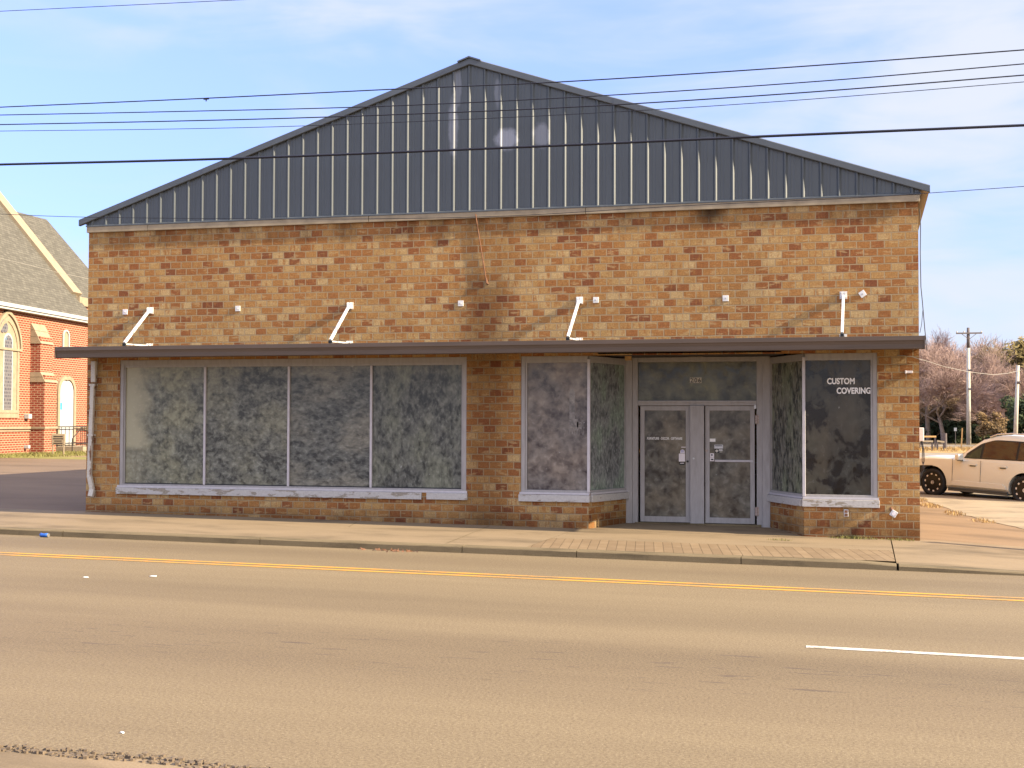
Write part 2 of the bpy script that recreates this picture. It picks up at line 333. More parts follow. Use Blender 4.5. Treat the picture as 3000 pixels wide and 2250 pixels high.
def m_road():
    t = NT('worn_tan_asphalt'); v = t.uv(); along = t.uv((.12, 1, 1))
    a = t.noise(t.uv((.05, .55, 1)), 1.0, 4, .55, .2); b = t.noise(along, 2.2, 5, .6); f = t.noise(v, 42, 4, .8); f2 = t.noise(v, 70, 2, .7)
    col = t.ramp(a, [(.25, (.160, .119, .067)), (.5, (.192, .144, .081)), (.75, (.222, .168, .095))])
    col = t.mix(t.rng(b, .35, .7, .3, 0), col, t.mix(1.0, col, (.80, .77, .76), 'MULTIPLY'))
    col = t.mix(t.rng(f, .38, .60, .85, 0), col, t.mix(1.0, col, (.55, .50, .48), 'MULTIPLY'))
    col = t.mix(t.rng(f2, .62, .72, 0, .8), col, (.42, .33, .21))
    y = t.sep(v)[1]
    for c, w, k in ((-5.0, 1.0, .22), (-12.4, 2.2, .30), (-9.6, 1.0, .12)):           # tyre-worn and oily lane strips
        d = t.math('ABSOLUTE', t.math('SUBTRACT', t.math('ADD', y, t.math('MULTIPLY_ADD', a, 1.2, -.6)), c)); col = t.mix(t.rng(d, w * .2, w, k, 0), col, t.mix(1.0, col, (.58, .52, .53), 'MULTIPLY'))
    gr = t.noise(t.uv((1.1, 9, 1)), 1.6, 3, .5); lane = t.rng(t.math('ABSOLUTE', t.math('SUBTRACT', y, -12.2)), .3, 1.6, 1, 0)
    col = t.mix(t.math('MULTIPLY', t.rng(gr, .62, .68, 0, .7), lane), col, (.06, .04, .032))
    t.bump(f, .5, .008); return t.done(col, .8, .3)
M['road'] = m_road()
def m_conc(name, c, dark=.5, scale=2.0, rough=.88):
    t = NT(name); v = t.uv(); a = t.noise(t.uv((.5, 1, 1)), scale, 6, .62, .3); f = t.noise(v, 55, 3, .7)
    col = t.ramp(a, [(.28, tuple(x * (1 - dark) for x in c)), (.5, c), (.75, tuple(x * 1.18 for x in c))]); col = t.mix(t.rng(f, .38, .66, .4, 0), col, t.mix(1.0, col, (.65, .6, .56), 'MULTIPLY'))
    t.bump(f, .4, .006); return t.done(col, rough, .2)
M['walk'] = m_conc('stained_concrete_walk', (.215, .158, .096), .5, .9)
M['kerb'] = m_conc('mossy_kerb_concrete', (.155, .118, .068), .5, 1.8)
M['lot'] = m_conc('dark_lot_asphalt', (.165, .115, .075), .3, .5)
M['lot_right'] = m_conc('cracked_pale_concrete', (.275, .222, .155), .5, 1.6)
M['apron'] = m_conc('brown_apron', (.20, .135, .08), .4, .8)
M['earth'] = m_conc('dry_earth', (.24, .17, .09), .45, .08)
M['crumble'] = m_conc('crumbled_asphalt', (.14, .105, .072), .4, 30)
def m_paint(name, c):
    t = NT(name); v = t.uv(); n = t.noise(v, 26, 4, .75); w = t.noise(t.uv((.6, 1, 1)), 1.5, 4, .6); k = t.math('MULTIPLY_ADD', w, .5, t.math('MULTIPLY', n, .5))
    col = t.mix(t.rng(k, .49, .58, 0, .8), t.ramp(n, [(.3, tuple(x * .8 for x in c)), (.7, c)]), (.20, .145, .085)); t.bump(n, .4, .006); return t.done(col, .75, .3)
M['yellow'] = m_paint('yellow_road_paint', (.60, .28, .035))
M['white_paint'] = m_paint('white_road_paint', (.58, .53, .46))
def m_paver():
    t = NT('brick_pavers'); v = t.uv((1, 1, 1)); b = t.n.new('ShaderNodeTexBrick')
    x = t.sep(v); cx = t.math('MULTIPLY_ADD', x[1], .16, x[0]); cm = t.n.new('ShaderNodeCombineXYZ'); t.L.new(x[1], cm.inputs[0]); t.L.new(cx, cm.inputs[1]); t.L.new(cm.outputs[0], b.inputs['Vector'])
    for k, q in (('Scale', 1), ('Mortar Size', .006), ('Mortar Smooth', .2), ('Brick Width', 1.9), ('Row Height', .145), ('Bias', 0)): b.inputs[k].default_value = q
    b.offset = .5; b.inputs['Color1'].default_value = (.185, .128, .075, 1); b.inputs['Color2'].default_value = (.225, .158, .092, 1); b.inputs['Mortar'].default_value = (.105, .073, .043, 1)
    n = t.noise(v, 3, 5, .6); col = t.mix(t.rng(n, .4, .7, .5, 0), b.outputs['Color'], t.mix(1.0, b.outputs['Color'], (.7, .66, .6), 'MULTIPLY'))
    t.bump(t.math('SUBTRACT', 1.0, b.outputs['Fac']), .6, .01); return t.done(col, .88, .2)
M['paver'] = m_paver()
def m_grass(name, a, b):
    t = NT(name); n = t.noise(t.uv(), 1.3, 6, .65); return t.done(t.ramp(n, [(.3, a), (.7, b)]), .9, .1)
M['grass'] = m_grass('winter_grass', (.12, .13, .035), (.26, .21, .08))
M['dry'] = m_grass('dry_straw_grass', (.22, .13, .05), (.42, .29, .13))
M['green_blade'] = m_grass('green_weed', (.10, .105, .03), (.22, .19, .07))

# ------------------------------------------------------------------ ground
def sheet(name, x0, x1, y0, y1, m, off, nx=24, ny=12, kind='structure', zf=None, fx=None):
    b = MB(); zf = zf or H
    for i in range(nx):
        for j in range(ny):
            xs = [x0 + (x1 - x0) * (i + a) / nx for a in (0, 1)]; ys = [y0 + (y1 - y0) * (j + a) / ny for a in (0, 1)]
            b.poly([(x, y, zf(x, y) + off) for x, y in ((xs[0], ys[0]), (xs[1], ys[0]), (xs[1], ys[1]), (xs[0], ys[1]))])
    o = b.build(name, m); o['kind'] = kind; return o
def road_z(X, Y): return .109 - .0106 * max(min(X, 40), -60) - .10
def kerb_top(X): return (g(X) + .005) if X < 15.35 else (.109 - .0106 * X - .02 - sstep(15.35, 18.2, X) * .055)
gx = [-2500, -400, -150, -80, -45, -30, -20, -10, 0, 8, 15.8, 18, 20.8, 30, 45, 80, 150, 400, 2500]
gy = [-2500, -300, -60, -16.6, -4.2, -.2, 0.0, 6, 12, 18, 24, 30, 36, 45, 55, 70, 100, 160, 300, 900, 3000]
b = MB()
for i in range(len(gx) - 1):
    for j in range(len(gy) - 1):
        q = []
        for x, y in ((gx[i], gy[j]), (gx[i + 1], gy[j]), (gx[i + 1], gy[j + 1]), (gx[i], gy[j + 1])): q.append((x, y, H(x, y) - (.03 if y >= 0 else .35)))
        b.poly(q)
tag(b.build('ground', M['earth']), kind='structure')
sheet('road', -70, 60, -16.17, -3.95, M['road'], 0, 40, 4, zf=road_z)
b = MB()
for Y in (-6.45, -6.70):
    for i in range(40):
        x0, x1 = -60 + 2.9 * i, -60 + 2.9 * (i + 1)
        b.poly([(x0, Y - .05, road_z(x0, 0) + .004), (x1, Y - .05, road_z(x1, 0) + .004), (x1, Y + .05, road_z(x1, 0) + .004), (x0, Y + .05, road_z(x0, 0) + .004)])
tag(b.build('double_yellow_line', M['yellow']), kind='structure')
b = MB()
for x0, x1 in ((14.40, 17.6), (26.4, 29.5), (2.1, 5.2), (-10, -6.9)):
    if x0 != 14.40: continue
    b.poly([(x0, -10.86, road_z(x0, 0) + .004), (x1, -10.86, road_z(x1, 0) + .004), (x1, -10.74, road_z(x1, 0) + .004), (x0, -10.74, road_z(x0, 0) + .004)])
tag(b.build('white_lane_dash', M['white_paint']), kind='structure')
b = MB()
for pts in ([PG(x, y, -.1) for x, y in ((620, 1884), (668, 1885))], [PG(x, y, -.1) for x, y in ((2268, 1990), (2292, 1991))], [PG(x, y, -.1) for x, y in ((1410, 1990), (1440, 1992))]):
    for p, q in zip(pts, pts[1:]):
        d = Vector((q.x - p.x, q.y - p.y, 0)).normalized(); w_ = Vector((-d.y, d.x, 0)) * .0045; b.poly([Vector((c.x, c.y, road_z(c.x, 0) + .004)) for c in (p - w_, q - w_ * .6, q + w_ * .6, p + w_)])
tag(b.build('road_crack', m_plain('dark_tar_crack', (.07, .05, .035), .9, .3)), kind='structure')
# near kerb and pavement where the photographer stands
b = MB()
for i in range(420):                                # crumbled asphalt edge
    xa, xb = 3 + i * .04, 3 + (i + 1) * .04; e0 = .05 * math.sin(xa * 3.1) + .03 * math.sin(xa * 7.7)
    for k in range(5):
        ya = -16.15 - .028 * k + e0 * .4; za = road_z(xa, 0) + random.uniform(-.012, .010); w = random.uniform(.25, .6)
        c = Vector(((xa + xb) / 2 + random.uniform(-.02, .02), ya + random.uniform(-.02, .02), za)); q = [c + Vector((.036 * w * math.cos(t + xa * 9), .036 * w * math.sin(t + xa * 9), random.uniform(-.004, .004))) for t in (0, 1.3, 2.5, 3.8, 5.0)]
        b.poly([p + Vector((0, 0, .007)) for p in q])
        for m in range(5): b.poly([q[m] - Vector((0, 0, .03)), q[(m + 1) % 5] - Vector((0, 0, .03)), q[(m + 1) % 5] + Vector((0, 0, .007)), q[m] + Vector((0, 0, .007))])
tag(b.build('crumbled_road_edge', M['crumble']), kind='structure')
b = MB()
for i in range(60):
    xa, xb = 3 + i * .3, 3.3 + i * .3; za, zb = road_z(xa, 0) - .004, road_z(xb, 0) - .004
    b.poly([(xa, -16.9, za), (xb, -16.9, zb), (xb, -16.172, zb), (xa, -16.172, za)])
    b.poly([(xa, -17.2, za + .06), (xb, -17.2, zb + .06), (xb, -16.9, zb), (xa, -16.9, za)])
tag(b.build('near_gutter', M['walk']), kind='structure')
sheet('near_sidewalk', -30, 40, -40, -17.15, M['walk'], .058, 6, 2, zf=road_z)
# far kerb in cast lengths with open joints, then the pavement
joints = [-30, -22, -14, -6.5, -2.2, 2.1, 5.65, 9.0, 10.78, 13.2, 15.36, 15.38, 17.4, 21, 26, 33]
b = MB()
for a, c in zip(joints, joints[1:]):
    if abs(a - 15.36) < .01: continue
    n = max(2, int((c - a) / .5)); xs = [a + .006 + (c - a - .012) * k / n for k in range(n + 1)]
    for xa, xb in zip(xs, xs[1:]):
        ja, jb = .0, .0
        p = []
        for x in (xa, xb):
            t = kerb_top(x); z = road_z(x, 0); p.append([(x, -3.955, z - .05), (x, -3.955, t - .022), (x, -3.938, t - .006), (x, -3.91, t), (x, -3.72, t)])
        for k in range(4): b.poly([p[0][k], p[1][k], p[1][k + 1], p[0][k + 1]])
    for x, s in ((xs[0], 1), (xs[-1], -1)):
        t = kerb_top(x); z = road_z(x, 0); q = [(x, -3.955, z - .05), (x, -3.72, z - .05), (x, -3.72, t), (x, -3.91, t), (x, -3.955, t - .022)]; b.poly(q if s > 0 else q[::-1])
tag(b.build('kerb', M['kerb']), kind='structure')
def walk_z(X, Y):
    f = sstep(-3.72, -1.2, Y); return kerb_top(X) * (1 - f) + f * H(X, 0)
def rec_z(X, Y): return walk_z(X, min(Y, 0)) + max(0, Y) * .02
sheet('sidewalk', -40, 9.95, -3.715, .02, M['walk'], 0, 60, 8, zf=walk_z)
sheet('sidewalk_inner', 9.954, 15.34, -2.05, .02, M['walk'], 0, 24, 4, zf=walk_z).name = 'sidewalk'
sheet('recess_floor', 10.0, 14.1, .024, 1.5, M['walk'], 0, 12, 4, zf=rec_z)
sheet('brick_paving', 9.954, 15.34, -3.715, -2.054, M['paver'], 0, 24, 4, zf=walk_z)
sheet('sidewalk_driveway', 15.358, 34, -3.715, .3, M['walk'], 0, 24, 8, zf=walk_z).name = 'sidewalk'
for x, dx in ((5.85, .25), (8.35, .3), (-3.2, .2)):
    b = MB(); q = [(x + dx * k / 6, -.15 - 3.5 * k / 6) for k in range(7)] if x > 8 or x < 0 else [(x + dx * k / 4, -.3 - 1.0 * k / 4) for k in range(5)]
    for (xa, ya), (xb, yb) in zip(q, q[1:]): b.poly([(xa - .009, ya, walk_z(xa, ya) + .004), (xb - .009, yb, walk_z(xb, yb) + .004), (xb + .009, yb, walk_z(xb, yb) + .004), (xa + .009, ya, walk_z(xa, ya) + .004)])
    tag(b.build('sidewalk_joint', M['kerb']), kind='structure')
# lots
sheet('parking_lot', -44, -.02, .024, 25.5, M['lot'], .0, 12, 10)
sheet('verge', -44, -.02, 25.5, 40, M['earth'], -.004, 8, 6)
sheet('driveway', 15.84, 36, .31, 34, M['apron'], -.012, 14, 12)
b = MB()                                            # pale cracked concrete slab of the right-hand lot, ragged front edge
edge = [(16.25, 17.5), (16.35, 13.0), (16.7, 10.6), (16.95, 8.2), (17.3, 6.6), (17.75, 5.4), (18.2, 3.6), (18.9, 2.6), (22, 1.6), (30, 1.2)]
fine = []
for (x0, y0), (x1, y1) in zip(edge, edge[1:]):
    for k in range(6): fine.append((x0 + (x1 - x0) * k / 6 + random.uniform(-.07, .07), y0 + (y1 - y0) * k / 6 + random.uniform(-.12, .12)))
for (x0, y0), (x1, y1) in zip(fine, fine[1:]):
    b.poly([(x0, y0, H(x0, y0) - .004), (x1, y1, H(x1, y1) - .004), (x1 + 6, max(y1, 17), H(x1 + 6, max(y1, 17)) - .004), (x0 + 6, max(y0, 17), H(x0 + 6, max(y0, 17)) - .004)] if False else
           [(x0, y0, H(x0, y0) - .004), (x1, y1, H(x1, y1) - .004), (x1 + 14, y1, H(x1 + 14, y1) - .004), (x0 + 14, y0, H(x0 + 14, y0) - .004)])
tag(b.build('concrete_slab', M['lot_right']), kind='structure')
sheet('far_lot', 8, 44, 34, 66, M['lot_right'], -.01, 8, 8)
sheet('far_street', 8, 60, 84, 97, M['lot_right'], .0, 6, 3)
sheet('dry_verge', 8, 60, 66, 84, M['dry'], .0, 8, 4)
sheet('lawn', -40, -.5, 25.0, 27.6, M['grass'], .004, 20, 3)

# ------------------------------------------------------------------ the brick shop
WX, ZB, ZC = 15.82, -.25, 5.645                     # width, buried base, underside of coping
DEP = 27.0
shop = empty('shop_building', (0, 0, 0), 'long tan brick shop with a blue metal gable and whitewashed windows', 'shop')
LW = (.73, 7.87, .62, 3.10)                         # left display window hole
C1, C2 = 10.153, 13.92                              # corners where the entrance bays splay inwards
D1, D2, RY = 10.62, 13.24, 1.36                     # rear ends of the splays
b = MB(); T = .11
xs = [0, LW[0], LW[1], 8.90, C1, C2, 15.14, WX]; zs = [ZB, .62, 3.10, 3.20, ZC]
for i in range(len(xs) - 1):
    for j in range(len(zs) - 1):
        cx, cz = (xs[i] + xs[i + 1]) / 2, (zs[j] + zs[j + 1]) / 2
        if LW[0] < cx < LW[1] and .62 < cz < 3.1: continue
        if 8.9 < cx < C1 and .62 < cz < 3.1: continue
        if C2 < cx < 15.14 and .62 < cz < 3.1: continue
        if C1 < cx < C2 and cz < 3.1: continue
        b.poly([(xs[i], 0, zs[j]), (xs[i + 1], 0, zs[j]), (xs[i + 1], 0, zs[j + 1]), (xs[i], 0, zs[j + 1])])
for x0, x1, z0, z1 in (LW, (8.90, C1, .62, 3.1), (C2, 15.14, .62, 3.1)):
    b.poly([(x0, 0, z0), (x0, 0, z1), (x0, T, z1), (x0, T, z0)]) if x0 != C2 else 0
    b.poly([(x1, 0, z1), (x1, 0, z0), (x1, T, z0), (x1, T, z1)]) if x1 != C1 else 0
    b.poly([(x0, 0, z0), (x0, T, z0), (x1, T, z0), (x1, 0, z0)][::-1])
    b.poly([(x0, 0, z1), (x0, T, z1), (x1, T, z1), (x1, 0, z1)])
b.poly([(C1, 0, ZB), (D1, RY, ZB), (D1, RY, .62), (C1, 0, .62)]); b.poly([(D2, RY, ZB), (C2, 0, ZB), (C2, 0, .62), (D2, RY, .62)])
b.poly([(0, DEP, ZB), (0, 0, ZB), (0, 0, ZC), (0, DEP, ZC)]); b.poly([(WX, 0, ZB), (WX, DEP, ZB), (WX, DEP, ZC), (WX, 0, ZC)])
b.poly([(WX, DEP, ZB), (0, DEP, ZB), (0, DEP, ZC), (7.92, DEP, 8.4), (WX, DEP, ZC)])
b.build('wall', M['brick'], shop)
# concrete coping course with open joints
b = MB(); jx = [-.03, 1.33, 5.95, 10.1, WX + .03]
for a, c in zip(jx, jx[1:]): b.box(a + .004, c - .004, -.045, .10, ZC, ZC + .115)
b.build('coping', M['coping'], shop, bevel=.006)
# gable siding
RX, RZ, EZ = 7.92, 8.50, 5.86                       # ridge and eave of the gable face
ZG = ZC + .116
def gz(x): return EZ + (RZ - EZ) * (1 - abs(x - RX) / (RX if x < RX else WX - RX))
b = MB(); prof = []; x = -.02; k = 0; P_ = .3048; x = .0
ribs = []
rx = .085
while rx < WX - .05: ribs.append(rx); rx += .3008
pr = [(-.02, 0.0)]
for rb in ribs:
    pr += [(rb - .040, 0), (rb - .014, -.028), (rb + .008, -.028), (rb + .040, 0)]
    for q in (.095, .155): pr += [(rb + q - .012, 0), (rb + q - .004, -.004), (rb + q + .004, -.004), (rb + q + .012, 0)]
pr = [p for p in pr if p[0] < WX + .01] + [(WX + .02, 0)]
pr.sort(key=lambda p: p[0])
if not any(abs(p[0] - RX) < .001 for p in pr):
    for i in range(len(pr) - 1):
        if pr[i][0] < RX < pr[i + 1][0]:
            f = (RX - pr[i][0]) / (pr[i + 1][0] - pr[i][0]); pr.insert(i + 1, (RX, pr[i][1] * (1 - f) + pr[i + 1][1] * f)); break
for (xa, ya), (xb, yb) in zip(pr, pr[1:]): b.poly([(xa, ya - .01, ZG + .02), (xb, yb - .01, ZG + .02), (xb, yb - .01, gz(min(max(xb, 0), WX)) + .03), (xa, ya - .01, gz(min(max(xa, 0), WX)) + .03)])
b.build('gable_siding', M['siding'], shop)
b = MB(); b.prism([(.09, 0), (-.055, 0), (-.055, .018), (-.012, .045), (-.012, .05), (.09, .05)], (-.04, 0, ZG), (0, 1, 0), (0, 0, 1), (WX + .08, 0, 0)); b.build('base_flashing', M['trim'], shop)
# roof sheets and the rake trims
OV = .13
for s in (-1, 1):
    xe = -.19 if s < 0 else WX + .19; ze = EZ - .065
    b = MB(); p0 = Vector((xe, 0, ze + .10)); p1 = Vector((RX, 0, RZ + .10)); d = (p1 - p0); nn = Vector((-d.z, 0, d.x)).normalized(); nn = nn if nn.z > 0 else -nn
    b.hexa([p0 + Vector((0, -.06, -.05)), p1 + Vector((0, -.06, -.05)), p1 + Vector((0, DEP + .2, -.05)), p0 + Vector((0, DEP + .2, -.05)),
            p0 + Vector((0, -.06, .0)), p1 + Vector((0, -.06, .0)), p1 + Vector((0, DEP + .2, .0)), p0 + Vector((0, DEP + .2, .0))]) if s < 0 else b.hexa([p1 + Vector((0, -.06, -.05)), p0 + Vector((0, -.06, -.05)), p0 + Vector((0, DEP + .2, -.05)), p1 + Vector((0, DEP + .2, -.05)),
            p1 + Vector((0, -.06, .0)), p0 + Vector((0, -.06, .0)), p0 + Vector((0, DEP + .2, .0)), p1 + Vector((0, DEP + .2, .0))])
    b.build('roof', M['trim'], shop)
    b = MB(); v0, v1 = Vector((xe, 0, ze)), Vector((RX, 0, RZ))
    prf = [(-.062, -.012), (-.070, .0), (-.070, .105), (-.04, .122), (-.0405, .108), (-.057, .098), (-.057, .0), (.0, .0), (.0, -.012)]
    nseg = 3
    for k in range(nseg):
        a = v0.lerp(v1, k / nseg); c = v0.lerp(v1, (k + 1) / nseg); o = Vector((0, -.003 * (k % 2), .002 * (k % 2)))
        if s > 0: a, c = c, a
        b.prism(prf, a + o, (0, 1, 0), (0, 0, 1), c - a)
    b.build('rake_trim', M['trim'], shop)
b = MB(); b.prism([(-.22, -.073 + .105), (0, .0 + .108), (.22, -.073 + .105), (.22, -.073 + .13), (0, .135), (-.22, -.073 + .13)], (RX, -.11, RZ), (1, 0, 0), (0, 0, 1), (0, DEP + .3, 0)); b.build('ridge_cap', M['trim'], shop)
# canopy: gutter-shaped fascia, deck and soffit
b = MB(); x0, x1 = .03, 15.87
fas = [(y - .2, z - .012) for y, z in [(-.90, 3.105), (-.93, 3.118), (-.935, 3.19), (-.945, 3.235), (-.955, 3.25), (-.955, 3.318), (-.93, 3.322), (-.92, 3.30), (-.90, 3.28), (-.88, 3.13)]]
b.prism(fas, (x0, 0, 0), (0, 1, 0), (0, 0, 1), (x1 - x0, 0, 0)); 
for xa in (x0 - .004, x1 - .012): b.prism([(-1.157, 3.088), (-1.157, 3.312), (-.02, 3.330), (-.02, 3.15)], (xa, 0, 0), (0, 1, 0), (0, 0, 1), (.016, 0, 0))
can = b.build('canopy', M['canopy'], shop)
b = MB(); b.box(x0 + .02, x1 - .02, -1.07, -.004, 3.165, 3.20); b.build('soffit', M['soffit'], can)
b = MB(); b.prism([(-1.10, 3.262), (-1.10, 3.277), (-.004, 3.325), (-.004, 3.31)], (x0 + .015, 0, 0), (0, 1, 0), (0, 0, 1), (x1 - x0 - .03, 0, 0)); b.build('deck', M['soffit'], can)
b = MB(); q = [(x0 + .03 + .11 * k, -.03 - random.uniform(0, .04), 3.331 + random.uniform(0, .014)) for k in range(int((x1 - x0) / .11))]
for (xa, ya, za), (xb, yb, zb) in zip(q, q[1:]): b.poly([(xa, ya, 3.322), (xb, yb, 3.322), (xb, -.003, zb), (xa, -.003, za)])
b.build('mortar_ledge', M['coping'], can)

def paned(name, holes, frame_boxes, parent): pass
# left display window
b = MB(); x0, x1, z0, z1 = LW; FW = .075
b.box(x0 + .002, x0 + FW, .012, .10, z0, z1); b.box(x1 - FW, x1 - .002, .012, .10, z0, z1); b.box(x0 + FW, x1 - FW, .012, .10, z1 - .10, z1 - .002); b.box(x0 + FW, x1 - FW, .012, .10, z0 + .002, z0 + .05)
b.box(x0 + FW, x0 + FW + .03, .03, .095, z0 + .05, z1 - .10); b.box(x1 - FW - .03, x1 - FW, .03, .095, z0 + .05, z1 - .10); b.box(x0 + FW + .03, x1 - FW - .03, .03, .095, z1 - .145, z1 - .10)
win = b.build('display_window', M['frame'], shop, bevel=.004)
mull = [PY(597, 1250)[0], PY(843, 1250)[0], PY(1085, 1250)[0]]
ed = [x0 + FW + .03] + mull + [x1 - FW - .03]
for k in range(4):
    b = MB(); b.box(ed[k] + .002, ed[k + 1] - .002, .060, .066, z0 + .05, z1 - .145); b.build('pane', M['pane%d' % k], win)
for k in range(4): b = MB(); b.box(ed[k] + .003, ed[k + 1] - .003, .040, .058, z0 + .052, z0 + .068); b.build('gasket', M['black'], win)
for x in mull:
    b = MB(); b.box(x - .022, x + .022, .022, .092, z0 + .052, z1 - .147); b.build('mullion', M['alu'], win, bevel=.004)
b = MB(); b.box(x0 - .04, 7.02, -.055, .012, .47, .598); b.build('sill', M['sill_worn'], win, bevel=.006)
b = MB(); b.box(7.12, x1 + .03, -.06, .012, .475, .598); b.build('sill', M['sill'], win, bevel=.006)
b = MB(); b.box(x0 - .03, x1 + .02, -.02, .011, .600, .640); b.build('sill_strip', M['alu'], win)

def bay(xa, xb, corner, rear, pf, ps, left):
    """flat pane in the wall plane plus the splayed pane running back to the door frame"""
    z0, z1 = .62, 3.10
    sd = Vector((rear[0] - corner, RY, 0)); sl = sd.length; sd.normalize(); sn = Vector((sd.y, -sd.x, 0)) if left else Vector((-sd.y, sd.x, 0))   # outward (into the recess)
    lo, hi = (xa, corner) if left else (corner, xb)
    b = MB()
    outer = xa if left else xb; s = 1 if left else -1
    a, c = sorted((outer + s * .002, outer + s * .075)); b.box(a, c, .012, .10, z0, z1)
    a, c = sorted((outer + s * .075, outer + s * .11)); b.box(a, c, .03, .095, z0 + .06, z1 - .12)
    a, c = sorted((outer + s * .075, corner - s * .02)); b.box(a, c, .012, .10, z1 - .12, z1 - .002); b.box(a, c, .012, .10, z0 + .002, z0 + .06)
    base = Vector((corner, 0, 0))
    for za, zb in ((z0 + .002, z0 + .06), (z1 - .12, z1 - .002)): b.obox(base + sd * (sl / 2) - sn * .05 + Vector((0, 0, (za + zb) / 2)), sd * (sl / 2 - .045), sn * .042, (0, 0, (zb - za) / 2))
    b.obox(base + sd * (sl - .03) - sn * .05 + Vector((0, 0, (z0 + z1) / 2)), sd * .02, sn * .05, (0, 0, (z1 - z0) / 2))
    w = b.build('corner_window', M['frame'], shop, bevel=.004)
    b = MB(); a, c = sorted((outer + s * .112, corner - s * .028)); b.box(a, c, .060, .066, z0 + .06, z1 - .12); p1 = b.build('pane', pf, w)
    b = MB(); b.obox(base + sd * (sl / 2) - sn * .045 + Vector((0, 0, (z0 + z1) / 2 - .03)), sd * (sl / 2 - .05), sn * .003, (0, 0, (z1 - z0) / 2 - .092)); p2 = b.build('pane', ps, w)
    b = MB(); b.obox(base + Vector((0, .022, (z0 + z1) / 2 - .02)), (.026, 0, 0), (0, .03, 0), (0, 0, (z1 - z0) / 2 - .045)); b.build('corner_post', M['alu'], w, bevel=.004)
    return w, p1, p2, base, sd, sn, sl
bl = bay(8.90, C1, C1, (D1, RY), M['pane_bay'], M['pane_green'], True)
br = bay(C2, 15.14, C2, (D2, RY), M['pane_dark'], M['pane_green2'], False)
def sill_piece(w, a, c, n, m):
    a, c, n = Vector(a), Vector(c), Vector(n); d = (c - a).normalized()
    b = MB(); b.obox((a + c) / 2 + n * .022 + Vector((0, 0, .535)), d * ((c - a).length / 2), n * -.033, (0, 0, .063)); b.build('sill', m, w, bevel=.006)
    b = MB(); b.obox((a + c) / 2 + n * .006 + Vector((0, 0, .622)), d * ((c - a).length / 2 - .01), n * -.014, (0, 0, .018)); b.build('sill_strip', M['alu'], w)
w, p1, p2, base, sd, sn, sl = bl
sill_piece(w, (8.87, 0, 0), (C1 + .03, 0, 0), (0, -1, 0), M['sill']); sill_piece(w, base + sd * .045 + sn * .0, base + sd * (sl - .02), sn, M['sill'])
w2, q1, q2, base2, sd2, sn2, sl2 = br
sill_piece(w2, (C2 - .03, 0, 0), (15.17, 0, 0), (0, -1, 0), M['sill_worn']); sill_piece(w2, base2 + sd2 * (sl2 - .02), base2 + sd2 * .045, sn2, M['sill'])
# lettering on the right-hand pane
def on_wall(px0, px1, py_top, py_bot, Y): a = PY(px0, py_bot, Y); c = PY(px1, py_top, Y); return a, c.x - a.x, c.z - a.z
o, wd, ht = on_wall(2423, 2504, 1107, 1126, .059); text_mesh('lettering', 'CUSTOM', 1, M['letter_white'], q1, o, (1, 0, 0), (0, 0, 1), (0, -1, 0), wd, ht, .034)
o, wd, ht = on_wall(2451, 2551, 1135, 1154, .059); text_mesh('lettering', 'COVERING', 1, M['letter_white'], q1, o, (1, 0, 0), (0, 0, 1), (0, -1, 0), wd, ht, .034)
# remains of scraped-off lettering on the left bay pane
b = MB()
def patch(px0, px1, py0, py1, Y=.0585): a = PY(px0, py1, Y); c = PY(px1, py0, Y); b.box(a.x, c.x, Y, Y + .001, a.z, c.z)
for a in ((1668, 1684, 1146, 1250), (1671, 1681, 1139, 1146), (1684, 1694, 1228, 1252), (1690, 1694, 1236, 1272), (1697, 1704, 1236, 1240), (1701, 1704, 1240, 1270), (1697, 1701, 1252, 1256), (1707, 1713, 1236, 1240), (1707, 1709, 1240, 1274), (1707, 1713, 1252, 1255), (1667, 1671, 1252, 1273), (1675, 1678, 1254, 1272), (1681, 1688, 1258, 1261), (1681, 1683, 1261, 1273), (1687, 1689, 1261, 1274), (1697, 1699, 1258, 1274)): patch(*a)
M['ghost'] = m_wash('scraped_lettering_residue', (.10, .09, .085), (.26, .23, .21), (1, 1, .95), seed=51.0)
b.build('scraped_lettering', M['ghost'], p1)

# entrance: columns, header, transom, two doors
Y0 = RY; b = MB()
def X(px): return PY(px, 1350, Y0).x
def Zp(py, px=2050): return PY(px, py, Y0).z
zf = -.02; ztop = 3.12; ztr0, ztr1 = Zp(1173), Zp(1060); zd = Zp(1190)
xc = [D1 - .02, X(1869), X(1873), X(2022), X(2064), X(2222), X(2224), D2 + .02]
b.box(xc[0], X(1853), Y0 - .05, Y0 + .12, ZB, ztop); b.box(X(1853) + .001, xc[1], Y0 - .02, Y0 + .12, ZB, ztop)
b.box(X(2234) + .001, xc[7], Y0 - .05, Y0 + .12, ZB, ztop); b.box(xc[5] - .03, X(2234), Y0 - .02, Y0 + .12, ZB, ztop)
b.box(xc[1] + .001, xc[5] - .031, Y0 - .015, Y0 + .12, ztr1, ztop); b.box(xc[1] + .001, xc[5] - .031, Y0 - .012, Y0 + .12, zd + .012, ztr0)
b.box(xc[1] + .001, xc[5] - .031, Y0 - .03, Y0 - .013, ztr0 - .045, ztr0 - .005)
b.box(xc[3] + .004, xc[4] - .004, Y0 - .045, Y0 + .12, ZB, zd + .010)
ent = b.build('entrance_frame', M['frame'], shop, bevel=.005)
b = MB(); b.box(D1 - .3, D2 + .3, .0, RY + .15, 3.125, 3.16); b.build('recess_ceiling', M['soffit'], shop)
b = MB(); b.box(xc[1], xc[5] - .03, Y0 + .02, Y0 + .027, ztr0 + .002, ztr1 - .002); tr = b.build('transom_window', M['pane_top'], shop)
